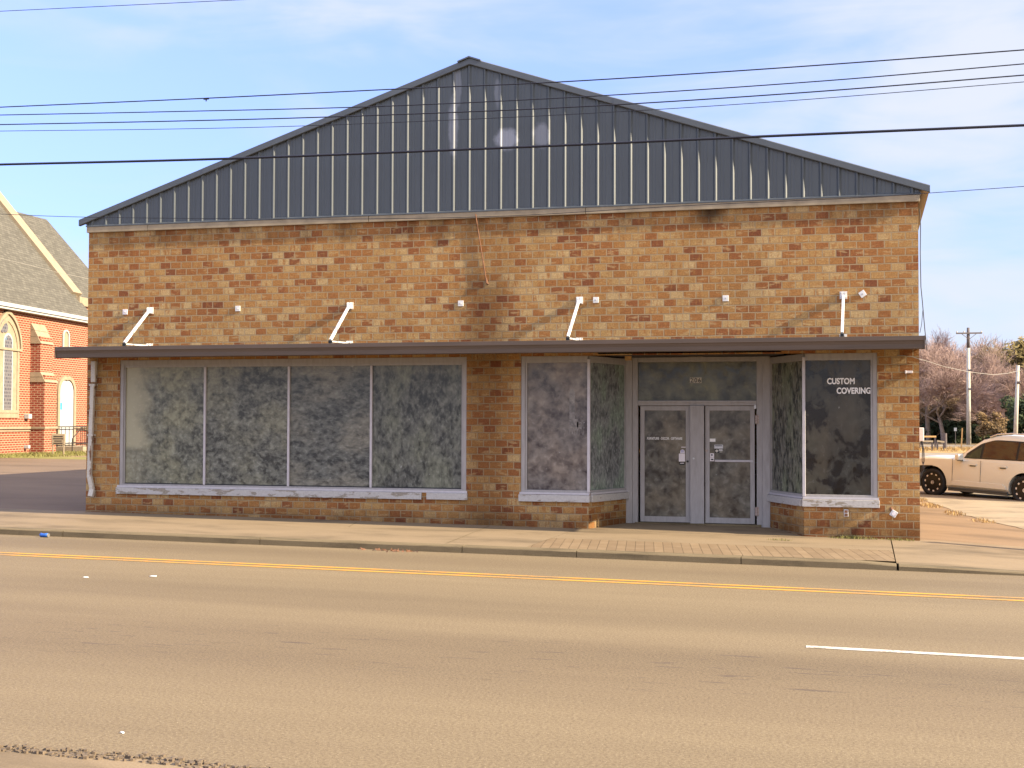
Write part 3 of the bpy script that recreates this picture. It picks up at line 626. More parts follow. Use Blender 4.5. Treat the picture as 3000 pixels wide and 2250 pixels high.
for k, (px, ch) in enumerate(((2021, '2'), (2033, '0'), (2044, '6'))):
    a = PY(px, 1122, Y0); c = PY(px + 10.4, 1106, Y0)
    b = MB(); b.box(a.x, c.x, Y0 + .014, Y0 + .019, a.z, c.z); b.build('number_tile', M['plate_cream'], tr)
    text_mesh('house_number', ch, 1, M['letter_black'], tr, (a.x + .006, Y0 + .0135, a.z + .006), (1, 0, 0), (0, 0, 1), (0, -1, 0), c.x - a.x - .012, c.z - a.z - .012, .03)
b = MB(); a = PY(2018, 1046, Y0 - .06); c = PY(2060, 1034, Y0 - .06); b.box(a.x, (a.x + c.x) / 2 - .01, Y0 - .06, Y0 - .02, a.z, c.z); b.box((a.x + c.x) / 2 + .01, c.x, Y0 - .06, Y0 - .02, a.z, c.z); b.build('light_fitting', M['coping'], shop)
b = MB(); a = PY(1832, 1051, .9); c = PY(1850, 1040, .9); b.box(a.x, c.x, .85, .95, 3.05, 3.124); b.build('soffit_block', M['wood'], shop)
def door(xa, xb, rec, right):
    zb_ = H(12, 0) + .065; z1 = zd + .004; yb = Y0 + rec; b = MB(); S = .082
    b.box(xa, xa + S, yb, yb + .045, zb_, z1); b.box(xb - S, xb, yb, yb + .045, zb_, z1); b.box(xa + S, xb - S, yb, yb + .045, z1 - .085, z1); b.box(xa + S, xb - S, yb, yb + .045, zb_, zb_ + .105)
    d = b.build('door', M['frame'], shop, bevel=.004)
    b = MB(); b.box(xa + S - .004, xb - S + .004, yb + .02, yb + .026, zb_ + .10, z1 - .08); p = b.build('pane', M['pane_door'], d)
    return d, yb + .018, zb_
b = MB(); b.box(xc[1] - .05, xc[5] + .05, Y0 - .06, Y0 + .12, H(12, 0) - .2, H(12, 0) + .058); b.build('threshold', M['kerb'], shop)
dl, yl, _ = door(X(1875), xc[3] - .004, .03, False); dr, yr, _ = door(xc[4] + .012, X(2211), .005, True)
o, wd, ht = on_wall(1896, 1999, 1281, 1288, yl); text_mesh('lettering', 'FURNITURE - DECOR - GIFTWARE', 1, M['letter_white'], dl, o, (1, 0, 0), (0, 0, 1), (0, -1, 0), wd, ht, .02)
def stick(d, Y, px0, px1, py0, py1, m, name='sticker', th=.0025):
    a = PY(px0, py1, Y); c = PY(px1, py0, Y); b = MB(); b.box(a.x, c.x, Y - th, Y, a.z, c.z); return b.build(name, m, d)
stick(dl, yl, 1989, 2007, 1329, 1352, M['sticker'], 'paper_notice'); stick(dl, yl, 1991, 2006, 1354, 1362, M['black']); stick(dl, yl - .003, 1993, 2004, 1356, 1358, M['sticker']); stick(dl, yl, 1996, 2009, 1309, 1311, M['sticker'])
a = PY(1993, 1328, yl); c = PY(2006, 1315, yl); b = MB(); r = (c.x - a.x) / 2; cx = (a.x + c.x) / 2
b.prism([(-r, 0), (r, 0)] + [(r * math.cos(t * math.pi / 8), .03 + r * math.sin(t * math.pi / 8)) for t in range(9)], (cx, yl - .003, a.z), (1, 0, 0), (0, 0, 1), (0, .003, 0)); b.build('sticker', M['sticker'], dl)
text_mesh('sticker_print', 'SO', 1, M['blue'], dl, (cx - r * .6, yl - .003, a.z + .015), (1, 0, 0), (0, 0, 1), (0, -1, 0), r * 1.2, .045, .03)
b = MB(); q = PY(2017, 1352, Y0); b.disc((q.x - .02, Y0 + .028, q.z), (0, 1, 0), .02, .02, 14); b.build('lock', M['black'], dl)
b = MB(); q = PY(2033, 1343, Y0); b.disc((q.x, Y0 - .047, q.z), (0, 1, 0), .018, .012, 14); b.build('lock', M['dull_steel'], ent)
b = MB(); q = PY(2070, 1320, Y0); b.disc((q.x, Y0 + .0, q.z), (0, 1, 0), .022, .012, 16); b.build('lock', M['brass'], dr)
stick(dr, yr, 2079, 2096, 1285, 1294, M['letter_white']); stick(dr, yr, 2093, 2118, 1303, 1314, M['dull_steel']); stick(dr, yr - .003, 2095, 2116, 1305, 1307, M['black'])
stick(dr, yr, 2094, 2118, 1315, 1327, M['black'], 'card_sticker'); stick(dr, yr - .003, 2106, 2117, 1317, 1320, M['letter_white']); stick(dr, yr - .003, 2108, 2117, 1323, 1325, M['plate_cream'])
q = PY(2100, 1321, yr - .003); b = MB(); b.poly([(q.x - .032, yr - .004, q.z), (q.x, yr - .004, q.z - .03), (q.x + .032, yr - .004, q.z), (q.x, yr - .004, q.z + .03)]); b.build('sticker', M['plate_cream'], dr)
stick(dr, yr, 2080, 2092, 1328, 1339, M['sticker']); stick(dr, yr, 2080, 2092, 1340, 1351, M['sticker']); stick(dr, yr - .003, 2083, 2088, 1331, 1335, M['black']); stick(dr, yr - .003, 2083, 2090, 1344, 1348, M['black'])
a = PY(2094, 1353, Y0); c = PY(2206, 1348, Y0); b = MB(); b.box(a.x, c.x, yr - .028, yr, a.z, c.z); b.build('push_bar', M['alu'], dr, bevel=.004)
for py in (1229, 1498):
    a = PY(2213, py + 12, Y0); c = PY(2224, py - 12, Y0); b = MB(); b.box(a.x, c.x, Y0 - .028, Y0 - .006, a.z, c.z); b.tube([((a.x + c.x) / 2, Y0 - .032, a.z - .008), ((a.x + c.x) / 2, Y0 - .032, c.z + .008)], .012, 10); b.build('hinge', M['brass'], dr)
a = PY(2210, 1198, Y0); b = MB(); b.box(a.x, a.x + .035, Y0 - .04, Y0 - .002, a.z, a.z + .075); b.build('door_closer', M['dull_steel'], dr)

# ------------------------------------------------------------------ things fixed to the shop front
def bracket(px_up, py_up, px_tip, py_tip, px_lo, py_lo, lab):
    pu, pl, pt = PY(px_up, py_up, -.004), PY(px_lo, py_lo, -.004), PY(px_tip, py_tip, -.93)
    pt.x = pu.x - .01; pl.x = pu.x - .005; pl.z = 3.385; pt.z = 3.372
    e = empty('awning_bracket', (pu.x, 0, pl.z), lab, 'bracket', 'white steel brackets standing on the canopy')
    for p in (pu, pl):
        b = MB(); hz = .065 if p is pu else .036; b.box(p.x - .062, p.x + .062, -.014, -.002, p.z - hz, p.z + hz)
        b.box(p.x - .036, p.x - .026, -.09, -.014, p.z - hz * .8, p.z + hz * .8); b.box(p.x + .026, p.x + .036, -.09, -.014, p.z - hz * .8, p.z + hz * .8); pm = b.build('wall_plate', M['white_steel'], e)
        for sx in (-.048, .048):
            for sz in (-.6, .6): b = MB(); b.disc((p.x + sx, -.017, p.z + sz * hz), (0, 1, 0), .009, .008, 8); b.build('bolt', M['dull_steel'], pm)
    b = MB(); b.bar((pu.x, -.05, pu.z), (pt.x, -.925, pt.z + .012), .046, .046); b.build('strut', M['white_steel'], e, bevel=.005)
    b = MB(); b.bar((pl.x, -.03, pl.z - .008), (pt.x, -.90, pt.z - .012), .03, .024); b.build('strut', M['white_steel'], e)
    b = MB(); b.box(pt.x - .03, pt.x + .03, -.955, -.905, pt.z - .048, pt.z + .004); b.build('foot', M['black'], e)
bracket(441, 910, 357, 1008, 436, 1008, 'white awning bracket farthest from the entrance, at the far end above the four pane window')
bracket(1026, 896, 970, 998, 1018, 997, 'white awning bracket above the third pane of the four pane window')
bracket(1698, 880, 1672, 983, 1692, 985, 'white awning bracket above the mauve corner pane beside the doors')
bracket(2471, 865, 2482, 974, 2469, 975, 'nearly upright white awning bracket above the pane lettered CUSTOM COVERING')
plates = [(367, 914, 0, 'below the wall end, left of the farthest awning bracket'), (697, 904, 0, 'between the two brackets over the four pane window'), (1350, 889, 0, 'beside the dark stain under the hanging rod'),
          (1746, 879, 0, 'close beside the bracket above the mauve pane'), (2126, 874, 0, 'alone on the bricks above the doors'), (2527, 861, .6, 'turned to a diamond, beside the upright bracket')]
for k, (px, py, rot, lab) in enumerate(plates):
    p = PY(px, py, 0); e = empty('anchor_plate', (p.x, 0, p.z), 'small square white anchor plate ' + lab, 'anchor plate', 'square anchor plates on the upper wall')
    ca, sa = math.cos(rot) * .052, math.sin(rot) * .052; b = MB(); b.obox((p.x, -.006, p.z), (ca, 0, sa), (0, .007, 0), (-sa, 0, ca)); pl = b.build('plate', M['sticker'] if k == 0 else M['white_steel'], e, bevel=.004)
    b = MB(); b.disc((p.x, -.018, p.z), (0, 1, 0), .014, .02, 8); b.tube([(p.x, -.014, p.z), (p.x, -.045, p.z - .004)], .007, 6); b.build('bolt', M['dull_steel'], e)
# rusty rod hanging from the coping
a, c = PY(1393, 627, -.054), PY(1426, 830, -.016); m0 = PY(1397.5, 655, -.05); m1 = PY(1399, 664, -.016); b = MB(); b.tube([a, m0, m1, c], .0105, 8); b.tube([c + Vector((-.01, 0, .10)), c, c + Vector((.03, .02, -.01))], [.014, .022, .018], 8)
tag(b.build('rod', M['dark_brown'], None), 'thin rusty rod slanting down the bricks from the coping to a dark stain', 'rod')
# downspout
def m_rust():
    t = NT('rusting_white_downspout'); n = t.noise(t.uv((3, 1, 1)), 2.6, 6, .62, .3); k = t.noise(t.uv(), 30, 4, .6)
    return t.done(t.mix(t.rng(n, .55, .60), t.ramp(k, [(.3, (.40, .36, .30)), (.7, (.50, .46, .40))]), t.ramp(k, [(.35, (.06, .03, .02)), (.65, (.22, .09, .03))])), .55)
M['spout'] = m_rust()
e = empty('downspout', (.05, -.08, .3), 'peeling rusty white downspout at the far corner of the shop front', 'downspout')
def pipe(pts, w, d, name):
    b = MB()
    for p, q in zip(pts, pts[1:]): b.bar(p, q, w, d, up=(0, -1, 0))
    return b.build(name, M['spout'], e, bevel=.012)
p = [PY(x, y, -.09) for x, y in ((276, 1058), (275, 1120), (272, 1128), (262, 1395), (271, 1436), (269, 1455))]
pipe(p[0:2], .10, .08, 'pipe'); pipe(p[2:4], .088, .07, 'pipe'); pipe([p[3] + Vector((0, -.006, .02)), p[4]], .092, .072, 'elbow'); pipe([p[4] + Vector((0, -.004, .015)), p[5] + Vector((0, -.04, 0))], .105, .08, 'outlet')
for q in (.0, .55): b = MB(); c = p[2].lerp(p[3], q); b.box(c.x - .06, c.x + .06, -.13, -.004, c.z - .02, c.z + .02); b.build('strap', M['spout'], e)
# electrical boxes low on the right pier
p = PY(2479, 1503, 0); e = empty('outlet_box', (p.x, 0, p.z), 'grey outdoor socket box low on the bricks under the lettered pane', 'socket')
b = MB(); b.box(p.x - .038, p.x + .038, -.045, -.002, p.z - .062, p.z + .062); bx = b.build('box', M['dull_steel'], e, bevel=.006)
b = MB(); b.box(p.x - .026, p.x + .026, -.056, -.045, p.z - .05, p.z - .008); b.box(p.x - .026, p.x + .026, -.056, -.045, p.z + .008, p.z + .05); b.build('cover', M['dark_brown'], e)
p = PY(2616, 1502, 0); e = empty('conduit_box', (p.x, 0, p.z), 'tilted grey conduit fitting sticking out low on the pier near the shop corner', 'conduit box')
b = MB(); b.tube([(p.x - .03, -.002, p.z + .07), (p.x - .02, -.05, p.z + .05), (p.x, -.07, p.z)], .03, 10); b.build('pipe', M['dark_brown'], e)
b = MB(); b.obox((p.x + .01, -.09, p.z - .01), (.045, 0, -.028), (0, .045, 0), (.028, 0, .045)); b.build('box', M['dull_steel'], e, bevel=.008)
b = MB(); b.disc((p.x + .01, -.139, p.z - .01), (0, 1, 0), .03, .01, 14); b.build('cap', M['sticker'], e)
p = PY(2663, 1090, 0); b = MB(); b.box(p.x - .06, p.x + .06, -.05, -.002, p.z - .02, p.z + .02); b.box(p.x - .066, p.x - .04, -.056, -.002, p.z - .025, p.z + .025); tag(b.build('junction_box', M['sticker'], bevel=.004), 'small white junction box high on the pier under the canopy corner', 'junction box')
# meter cabinet and cables on the side wall
p = PY(2698, 1290, .35); e = empty('meter_box', (WX, .4, p.z), 'pale grey meter cabinet peeping round the right hand side wall', 'meter box')
za, zb = PY(2700, 1292, .4).z, PY(2700, 1253, .4).z
b = MB(); b.box(WX + .002, WX + .085, .3, .62, za, zb); b.build('cabinet', M['sticker'], e, bevel=.008)
b = MB()
for k in range(3):
    x0 = WX + .03 + .012 * k; b.tube([(x0, .36, za + .02), (x0 + .03, .34 - .02 * k, za - .15), (WX + .05 + .02 * k, .30, za - .34), (WX + .085 - .02 * k, .28, za - .46), (WX + .03, .3, za - .55 - .03 * k)], .006, 5)
b.build('cable', M['cable'], e)
b = MB(); pts = [PY(x, y, .1) for x, y in ((2694, 612), (2697, 660), (2696, 740), (2698, 840), (2702, 880), (2709, 960), (2713, 1000), (2716, 1027))]
b.tube([Vector((max(q.x, WX + .012), q.y, q.z)) for q in pts], .0075, 6)
b.tube([Vector((max(q.x, WX + .012), q.y, q.z)) for q in [PY(x, y, .15) for x, y in ((2698, 840), (2704, 905), (2700, 950), (2695, 975))]], .005, 5)
tag(b.build('dangling_cable', M['cable']), 'loose dark cable dangling beside the right hand corner of the shop', 'cable')
a = PY(2628, 1041, -.01); c = PY(2693, 1052, -.01); far = PD(2990, 1085, 100)
b = MB(); pts = [a, PY(2650, 1042, -.02), PY(2675, 1046, -.02), c]
mids = [(2716, 1058), (2766, 1074), (2840, 1090), (2910, 1098), (2950, 1094), (2990, 1085)]
for k, (x, y) in enumerate(mids): pts.append(PD(x, y, 26 + (100 - 26) * (k + 1) / 6))
rad = [.006] * 4 + [.007, .010, .014, .016, .017, .018]
b.tube(pts, rad, 6); tag(b.build('drop_cable', M['pale_cable']), 'pale drop cable sagging from the shop pier to the short bare pole', 'cable')

# ------------------------------------------------------------------ overhead wires along the street
wires = [('thin wire crossing the top corner of the sky above the others', -.9, [(-260, 47), (0, 33), (690, 0), (1200, -26)], .006, 'overhead wire'),
         ('uppermost of the four dark wires crossing the gable', -1.2, [(-260, 326), (0, 314), (600, 288), (1180, 260), (1640, 240), (2300, 198), (3000, 146), (3300, 122)], .0105, 'overhead wire'),
         ('dark wire second from the top across the gable', -.7, [(-260, 342), (0, 337), (500, 327), (1100, 312), (1750, 281), (2400, 238), (3000, 187), (3300, 162)], .0095, 'overhead wire'),
         ('dark wire third from the top across the gable', -1.0, [(-260, 370), (0, 365), (500, 355), (980, 342), (1650, 315), (2300, 275), (3000, 220), (3300, 195)], .0105, 'overhead wire'),
         ('thin grey wire lowest of the four crossing the gable', -.8, [(-260, 389), (0, 384), (500, 378), (940, 367), (1650, 336), (2300, 296), (3000, 240), (3300, 216)], .006, 'overhead wire'),
         ('thick black telephone cable crossing the lower part of the blue gable', -1.1, [(-260, 490), (0, 482), (660, 465), (1500, 432), (2250, 399), (3000, 367), (3300, 354)], .022, 'telephone cable'),
         ('thin wire running along the beige coping from end to end', -.35, [(-260, 616), (0, 627), (250, 636), (725, 641), (1100, 641), (1500, 632), (2000, 603), (2479, 581), (2700, 567), (3000, 546), (3300, 524)], .0055, 'overhead wire')]
for lab, Y, pp, rad, cat in wires:
    b = MB(); P = [PY(x, y, Y) for x, y in pp]; P = [P[0] + (P[0] - P[1]) * 6] + P + [P[-1] + (P[-1] - P[-2]) * 5]; q = []
    for i in range(len(P) - 1):                     # Catmull-Rom through the measured points
        p0, p1, p2, p3 = P[max(i - 1, 0)], P[i], P[i + 1], P[min(i + 2, len(P) - 1)]
        for k in range(8):
            t = k / 8; q.append(.5 * ((2 * p1) + (p2 - p0) * t + (2 * p0 - 5 * p1 + 4 * p2 - p3) * t * t + (3 * p1 - p0 - 3 * p2 + p3) * t ** 3))
    q.append(P[-1]); b.tube(q, rad, 6); o = b.build('overhead_wire' if rad < .02 else 'telephone_cable', M['cable'], smooth=True); tag(o, lab, cat, 'wires strung along the street')
a = PY(604, 289, -1.2); b = MB(); b.tube([a + Vector((-.05, 0, 0)), a + Vector((.05, 0, 0))], .02, 8); b.tube([a, a + Vector((0, 0, -.05))], .012, 6); tag(b.build('wire_clamp', M['cable']), 'tiny dark clamp on the uppermost wire over the far roof slope', 'clamp')
b = MB(); Pw = [PD(x, y, z) for x, y, z in ((-40, 745, 50), (0, 757, 51), (90, 778, 52), (180, 801, 53), (262, 817, 54), (330, 826, 55))]; b.tube(Pw, .008, 6); tag(b.build('service_wire', M['pale_cable']), 'pale service wire crossing in front of the church roof', 'overhead wire')

# ------------------------------------------------------------------ the brick church across the side lot
CP = Vector((-22.12, 27.89, .34)); CDIR = Vector((-.1528, .98826, 0)).normalized(); CN = Vector((CDIR.y, -CDIR.x, 0)); UP = Vector((0, 0, 1))
LEN = 9.30; EAVE = 7.03; SL = 1.19                 # wall length seen, eave height, roof slope
church = empty('church', CP, 'red brick church with steep grey shingle roof beyond the side lot', 'church')
def CW(s, o=0.0, z=0.0): return CP + CDIR * s + CN * o + Vector((0, 0, z - CP.z))
def CS(px, py, o=0.0):                              # (s, z) on the church wall plane pushed out by o
    p = PPL(px, py, CP + CN * o, CN); return (p - CP).dot(CDIR), p.z
M['stone'] = m_plain('warm_limestone', (.25, .195, .13), .85, .16, 3)
M['church_white'] = m_plain('church_white_paint', (.34, .34, .33), .5, .05, 5)
def m_shingle():
    t = NT('grey_shingles'); v = t.uv(); b = t.n.new('ShaderNodeTexBrick'); t.L.new(v, b.inputs['Vector'])
    for k, q in (('Scale', 1), ('Mortar Size', .012), ('Brick Width', .32), ('Row Height', .17), ('Bias', 0)): b.inputs[k].default_value = q
    b.inputs['Color1'].default_value = (.085, .078, .064, 1); b.inputs['Color2'].default_value = (.12, .11, .09, 1); b.inputs['Mortar'].default_value = (.055, .05, .042, 1)
    n = t.noise(t.uv((.6, 3, 1)), 2.2, 5, .65); return t.done(t.mix(t.rng(n, .35, .65, .5, 0), b.outputs['Color'], t.mix(1.0, b.outputs['Color'], (.72, .70, .68), 'MULTIPLY')), .9, .15)
M['shingle'] = m_shingle()
def m_leaded():
    t = NT('leaded_stained_glass'); v = t.uv(); b = t.n.new('ShaderNodeTexBrick'); t.L.new(v, b.inputs['Vector'])
    for k, q in (('Scale', 1), ('Mortar Size', .035), ('Brick Width', .15), ('Row Height', .16), ('Bias', 0)): b.inputs[k].default_value = q
    b.inputs['Color1'].default_value = (.03, .03, .045, 1); b.inputs['Color2'].default_value = (.10, .09, .09, 1); b.inputs['Mortar'].default_value = (.13, .12, .12, 1)
    n = t.noise(v, 2.2, 3, .5); return t.done(t.mix(t.rng(n, .62, .70), b.outputs['Color'], (.10, .16, .22)), .3, .4)
M['leaded'] = m_leaded()
S0 = -11.0
b = MB(); b.poly([CW(S0, 0, -.2), CW(LEN, 0, -.2), CW(LEN, 0, EAVE), CW(S0, 0, EAVE)][::1])
b.poly([CW(LEN, 0, -.2), CW(LEN, -14, -.2), CW(LEN, -14, EAVE), CW(LEN, -7, EAVE + 7 * SL), CW(LEN, 0, EAVE)])
b.poly([CW(S0, 0, EAVE), CW(S0, -7, EAVE + 7 * SL), CW(S0, -14, EAVE), CW(S0, -14, -.2), CW(S0, 0, -.2)])
b.build('wall', M['red_brick'], church)
# wing behind with its own wall and roof
b = MB(); b.poly([CW(LEN, -1.0, -.2), CW(LEN + 14, -1.0, -.2), CW(LEN + 14, -1.0, 7.95), CW(LEN, -1.0, 7.95)]); b.poly([CW(LEN + 14, -1.0, -.2), CW(LEN + 14, -14, -.2), CW(LEN + 14, -14, 7.95), CW(LEN + 14, -1.0, 7.95)]); b.build('wing_wall', M['red_brick'], church)
b = MB(); b.obox(CW(LEN + 7, -.93, 8.05), CDIR * 6.9, CN * .12, UP * .14); b.build('stone_band', M['stone'], church)
def slab(s0, s1, o0, z0, run, th, name, m):
    b = MB(); n = (CN * SL + UP).normalized() * th; q = [CW(s0, o0, z0), CW(s1, o0, z0), CW(s1, o0 - run, z0 + run * SL), CW(s0, o0 - run, z0 + run * SL)]
    b.hexa([p - n for p in q] + q); return b.build(name, m, church)
r1 = slab(S0 - .3, LEN + .10, .30, EAVE - .02, 7.3, .12, 'roof', M['shingle'])
q = [CW(S0 - .3, -7, EAVE + 7.3 * SL - .42), CW(LEN + .1, -7, EAVE + 7.3 * SL - .42), CW(LEN + .1, -14.3, EAVE - .4), CW(S0 - .3, -14.3, EAVE - .4)]
b = MB(); b.poly(q); b.poly([p - UP * .1 for p in q][::-1]); b.build('roof', M['shingle'], church)
pl = CW(0, -.95, 8.22); pn = (CN * SL + UP).normalized()
rp = [PPL(x, y, pl, pn) for x, y in ((290, 826), (290, 823), (137, 643), (40, 618), (-20, 603), (-20, 845))]
rp[0] = CW((rp[1] - CP).dot(CDIR), -.85, 8.18 - .14)
rp[5] = CW((rp[4] - CP).dot(CDIR), -.85, 8.18 - .14)
b = MB(); b.poly(rp); b.poly([p - pn * .15 for p in rp][::-1])
for i in range(len(rp)): a, c = rp[i], rp[(i + 1) % len(rp)]; b.poly([a, a - pn * .15, c - pn * .15, c])
b.build('wing_roof', M['shingle'], church)
b = MB(); b.obox(CW((S0 + LEN) / 2, .34, EAVE - .02), CDIR * ((LEN - S0) / 2 + .2), CN * .05, UP * .085); b.obox(CW((S0 + LEN) / 2, .17, EAVE - .16), CDIR * ((LEN - S0) / 2 + .05), CN * .15, UP * .05); b.build('eave_trim', M['church_white'], church)
# gable parapet with stone coping
b = MB(); a = CW(LEN + .12, -.85, EAVE + .85 * SL + .30); c = CW(LEN + .12, -7.3, EAVE + 7.3 * SL + .30); b.bar(a, c, 1.05, .36, up=(0, 0, 1)); b.obox(CW(LEN + .3, -.72, EAVE + .98), CDIR * .5, CN * .25, UP * .22); b.build('parapet_coping', M['stone'], church)
b = MB(); a = CW(LEN + .15, -.6, EAVE + .6 * SL - .06); c = CW(LEN + .15, -7.3, EAVE + 7.3 * SL - .06); b.bar(a, c, .40, .40); b.build('parapet', M['stone'], church)
# plinth course
z = CS(60, 1253)[1]; b = MB(); b.obox(CW((S0 + LEN) / 2, .04, z), CDIR * ((LEN - S0) / 2), CN * .045, UP * .055); b.obox(CW((S0 + LEN) / 2, .025, z - .14), CDIR * ((LEN - S0) / 2), CN * .03, UP * .03); b.build('plinth_band', M['stone'], church)
# buttress in two stages with weathered stone slopes
sA, _ = CS(86, 1300); o2 = .0
def BO(px, py):                                     # projection of the buttress' near face
    p = PPL(px, py, CW(sA), CDIR); return (p - CP).dot(CN), p.z
o_low, _ = BO(129, 1280); o_up, z1a = BO(119, 985); _, zlow = BO(129, 1098)
sB = sA + 1.25
_, zt = CS(95, 928); _, zt2 = BO(112, 1070)
b = MB()
b.obox(CW((sA + sB) / 2, o_low / 2, (zlow - .2) / 2), CDIR * ((sB - sA) / 2), CN * (o_low / 2), UP * ((zlow + .2) / 2)); b.obox(CW((sA + sB) / 2, o_up / 2, (zlow + z1a) / 2), CDIR * ((sB - sA) / 2 - .003), CN * (o_up / 2), UP * ((z1a - zlow) / 2 + .002)); bt = b.build('buttress', M['red_brick'], church)
def weather(o0, z0, o1, z1, n, name='weathering'):
    b = MB()
    for k in range(n):
        oa, ob = o0 + (o1 - o0) * k / n, o0 + (o1 - o0) * (k + 1) / n; za, zb_ = z0 + (z1 - z0) * k / n, z0 + (z1 - z0) * (k + 1) / n
        oo = min(0, o1 - .02); b.prism([(oo, za), (oa + .06, za), (ob + .02, zb_ + .03), (oo, zb_ + .03)], CW(sA - .05), CN, UP, CDIR * (sB - sA + .10))
    b.build(name, M['stone'], bt)
CPz = CP.z
def weather_abs(o0, z0, o1, z1, n): weather(o0, z0 - CPz, o1, z1 - CPz, n)
weather_abs(o_low, zlow, o_up, zt2, 2); weather_abs(o_up, z1a, .02, zt, 3)
z_ = z; b = MB(); b.obox(CW((sA + sB) / 2, o_low / 2 + .03, z_), CDIR * ((sB - sA) / 2 + .05), CN * (o_low / 2 + .03), UP * .05); b.build('plinth_band', M['stone'], bt)
# pointed arches
def arch_pts(hw, zs, h, n=10):                      # half width, spring height, rise; from left spring over the apex
    r = (hw * hw + h * h) / (2 * hw); a1 = math.atan2(h, r - hw); L_ = [(-hw + r - r * math.cos(a1 * k / n), zs + r * math.sin(a1 * k / n)) for k in range(n + 1)]
    return L_ + [(-x, y) for x, y in L_[::-1][1:]]
def lancet(sc, hw, z0, zs, h, o, th, name, m, parent, ring=0.0):
    pts = [(-hw, z0)] + arch_pts(hw, zs, h) + [(hw, z0)]
    b = MB(); org = CW(sc, o, 0)
    if not ring: b.prism(pts, org, CDIR, UP, CN * th)
    else:
        f = (hw - ring) / hw; ins = [(-hw + ring, z0 + ring * .8)] + arch_pts(hw - ring, zs, h * f) + [(hw - ring, z0 + ring * .8)]
        n = len(pts)
        for i in range(n):
            j = (i + 1) % n; b.prism([pts[i], pts[j], ins[j], ins[i]], org, CDIR, UP, CN * th)
    return b.build(name, m, parent)
sc, _ = CS(17, 1100); sr, _ = CS(50, 1150); _, za = CS(21, 921); _, zsp = CS(50, 1026); _, zb0 = CS(20, 1224)
hw = sr - sc
gw = lancet(sc, hw + .10, zb0, zsp, za - zsp, -.05, .10, 'gothic_window', M['stone'], church)
lancet(sc, hw + .22, zsp - .05, zsp, za - zsp + .18, .0, .13, 'hood_mould', M['stone'], gw, .12)
lancet(sc, hw, zb0 + .22, zsp, (za - zsp) * .94, .052, .03, 'moulding', M['stone'], gw, .16)
g0, _ = CS(7, 1100); g1, _ = CS(31, 1100); _, zgb = CS(15, 1207); _, zgt = CS(18, 982); _, zgs = CS(25, 1005)
lancet((g0 + g1) / 2 - .0, (g1 - g0) / 2 + .05, zgb - .05, zgs, zgt - zgs + .1, .051, .016, 'light_frame', M['church_white'], gw); gl = lancet((g0 + g1) / 2, (g1 - g0) / 2 - .03, zgb, zgs, zgt - zgs, .068, .008, 'leaded_glass', M['leaded'], gw)
for ds, px_, py_, rr in ((-.55, 4, 955, .3), (.5, 12, 960, .22)):
    s_, z__ = CS(px_, py_); b = MB(); b.disc(CW(s_, .07, z__), CN, rr, .02, 14); b.build('leaded_glass', M['leaded'], gw)
sN0, _ = CS(181, 1000); sN1, _ = CS(200, 1000); _, zn1 = CS(190, 966); _, zn0 = CS(190, 1040); _, zns = CS(190, 985)
nw = lancet((sN0 + sN1) / 2, (sN1 - sN0) / 2, zn0, zns, zn1 - zns, -.03, .06, 'niche', M['stone'], church); lancet((sN0 + sN1) / 2, (sN1 - sN0) / 2, zn0, zns, zn1 - zns, .031, .05, 'niche_rim', M['church_white'], nw, .10)
sd0, _ = CS(161, 1250); sd1, _ = CS(214, 1250); _, zd1 = CS(185, 1104); _, zds = CS(200, 1150); zd0 = .62
dc = (sd0 + sd1) / 2; hw2 = (sd1 - sd0) / 2
dr_ = lancet(dc, hw2, zd0, zds, zd1 - zds, -.02, .10, 'arched_doorway', M['stone'], church); lancet(dc, hw2, zd0 - .1, zds, zd1 - zds, .081, .07, 'moulding', M['stone'], dr_, .22); lancet(dc, hw2 - .25, zd0, zds, (zd1 - zds) * .7, .081, .03, 'door', M['church_white'], dr_)
s_, z__ = CS(170, 1190); b = MB(); b.obox(CW(s_, .115, z__), CDIR * .20, CN * .004, UP * .17); b.build('notice', m_plain('blue_notice', (.04, .22, .42), .5, .15), dr_)
# small wall lights
for k, (px, py) in enumerate(((75, 1220), (72, 1309))):
    s_, z__ = CS(px, py); b = MB(); b.obox(CW(s_, .12, z__), CDIR * (.16 if k == 0 else .09), CN * .12, UP * (.11 if k == 0 else .08)); b.build('wall_lamp', M['church_white'], church, bevel=.02)
# ramp with railings, notice board
rs, _ = CS(165, 1300); ramp_n = 1.9
e = empty('ramp', CW(dc, 1, .35), 'concrete access ramp with dark iron railings at the white church door', 'ramp')
def RP(px, py, o): return PPL(px, py, CP + CN * o, CN)
b = MB(); b.prism([(-1.6, -.1), (-1.6, .62), (2.0, .62), (6.5, .25), (6.5, -.1)], CW(dc, .18, 0), CDIR, UP, CN * 1.5); b.build('slope', M['lot_right'], e)
M['iron'] = m_plain('black_iron_rail', (.025, .02, .018), .5, .2)
for o in (1.6, .35):
    b = MB(); A, B_, C_ = CW(dc - 1.5, o, .62), CW(dc + 2.0, o, .62), CW(dc + 6.3, o, .28); hh = UP * .95
    for p, q in ((A, B_), (B_, C_)):
        b.tube([p + hh, q + hh], .026, 6); b.tube([p + UP * .14, q + UP * .14], .02, 6); n = int((q - p).length / .42)
        for k in range(n + 1): b.tube([p.lerp(q, k / n), p.lerp(q, k / n) + hh], .014, 5)
    b.tube([A + hh, A + hh - CDIR * 1.1 - UP * .55, A - CDIR * 1.1 - UP * .3], .024, 6)
    b.build('railing', M['iron'], e)
p = RP(171, 1290, 2.3); e = empty('notice_board', (p.x, p.y, H(p.x, p.y)), 'small pale notice board on posts beside the church ramp', 'notice board')
ax = Vector((.955, .297, 0)); zt_, zb_ = RP(171, 1271, 2.3).z, RP(171, 1303, 2.3).z
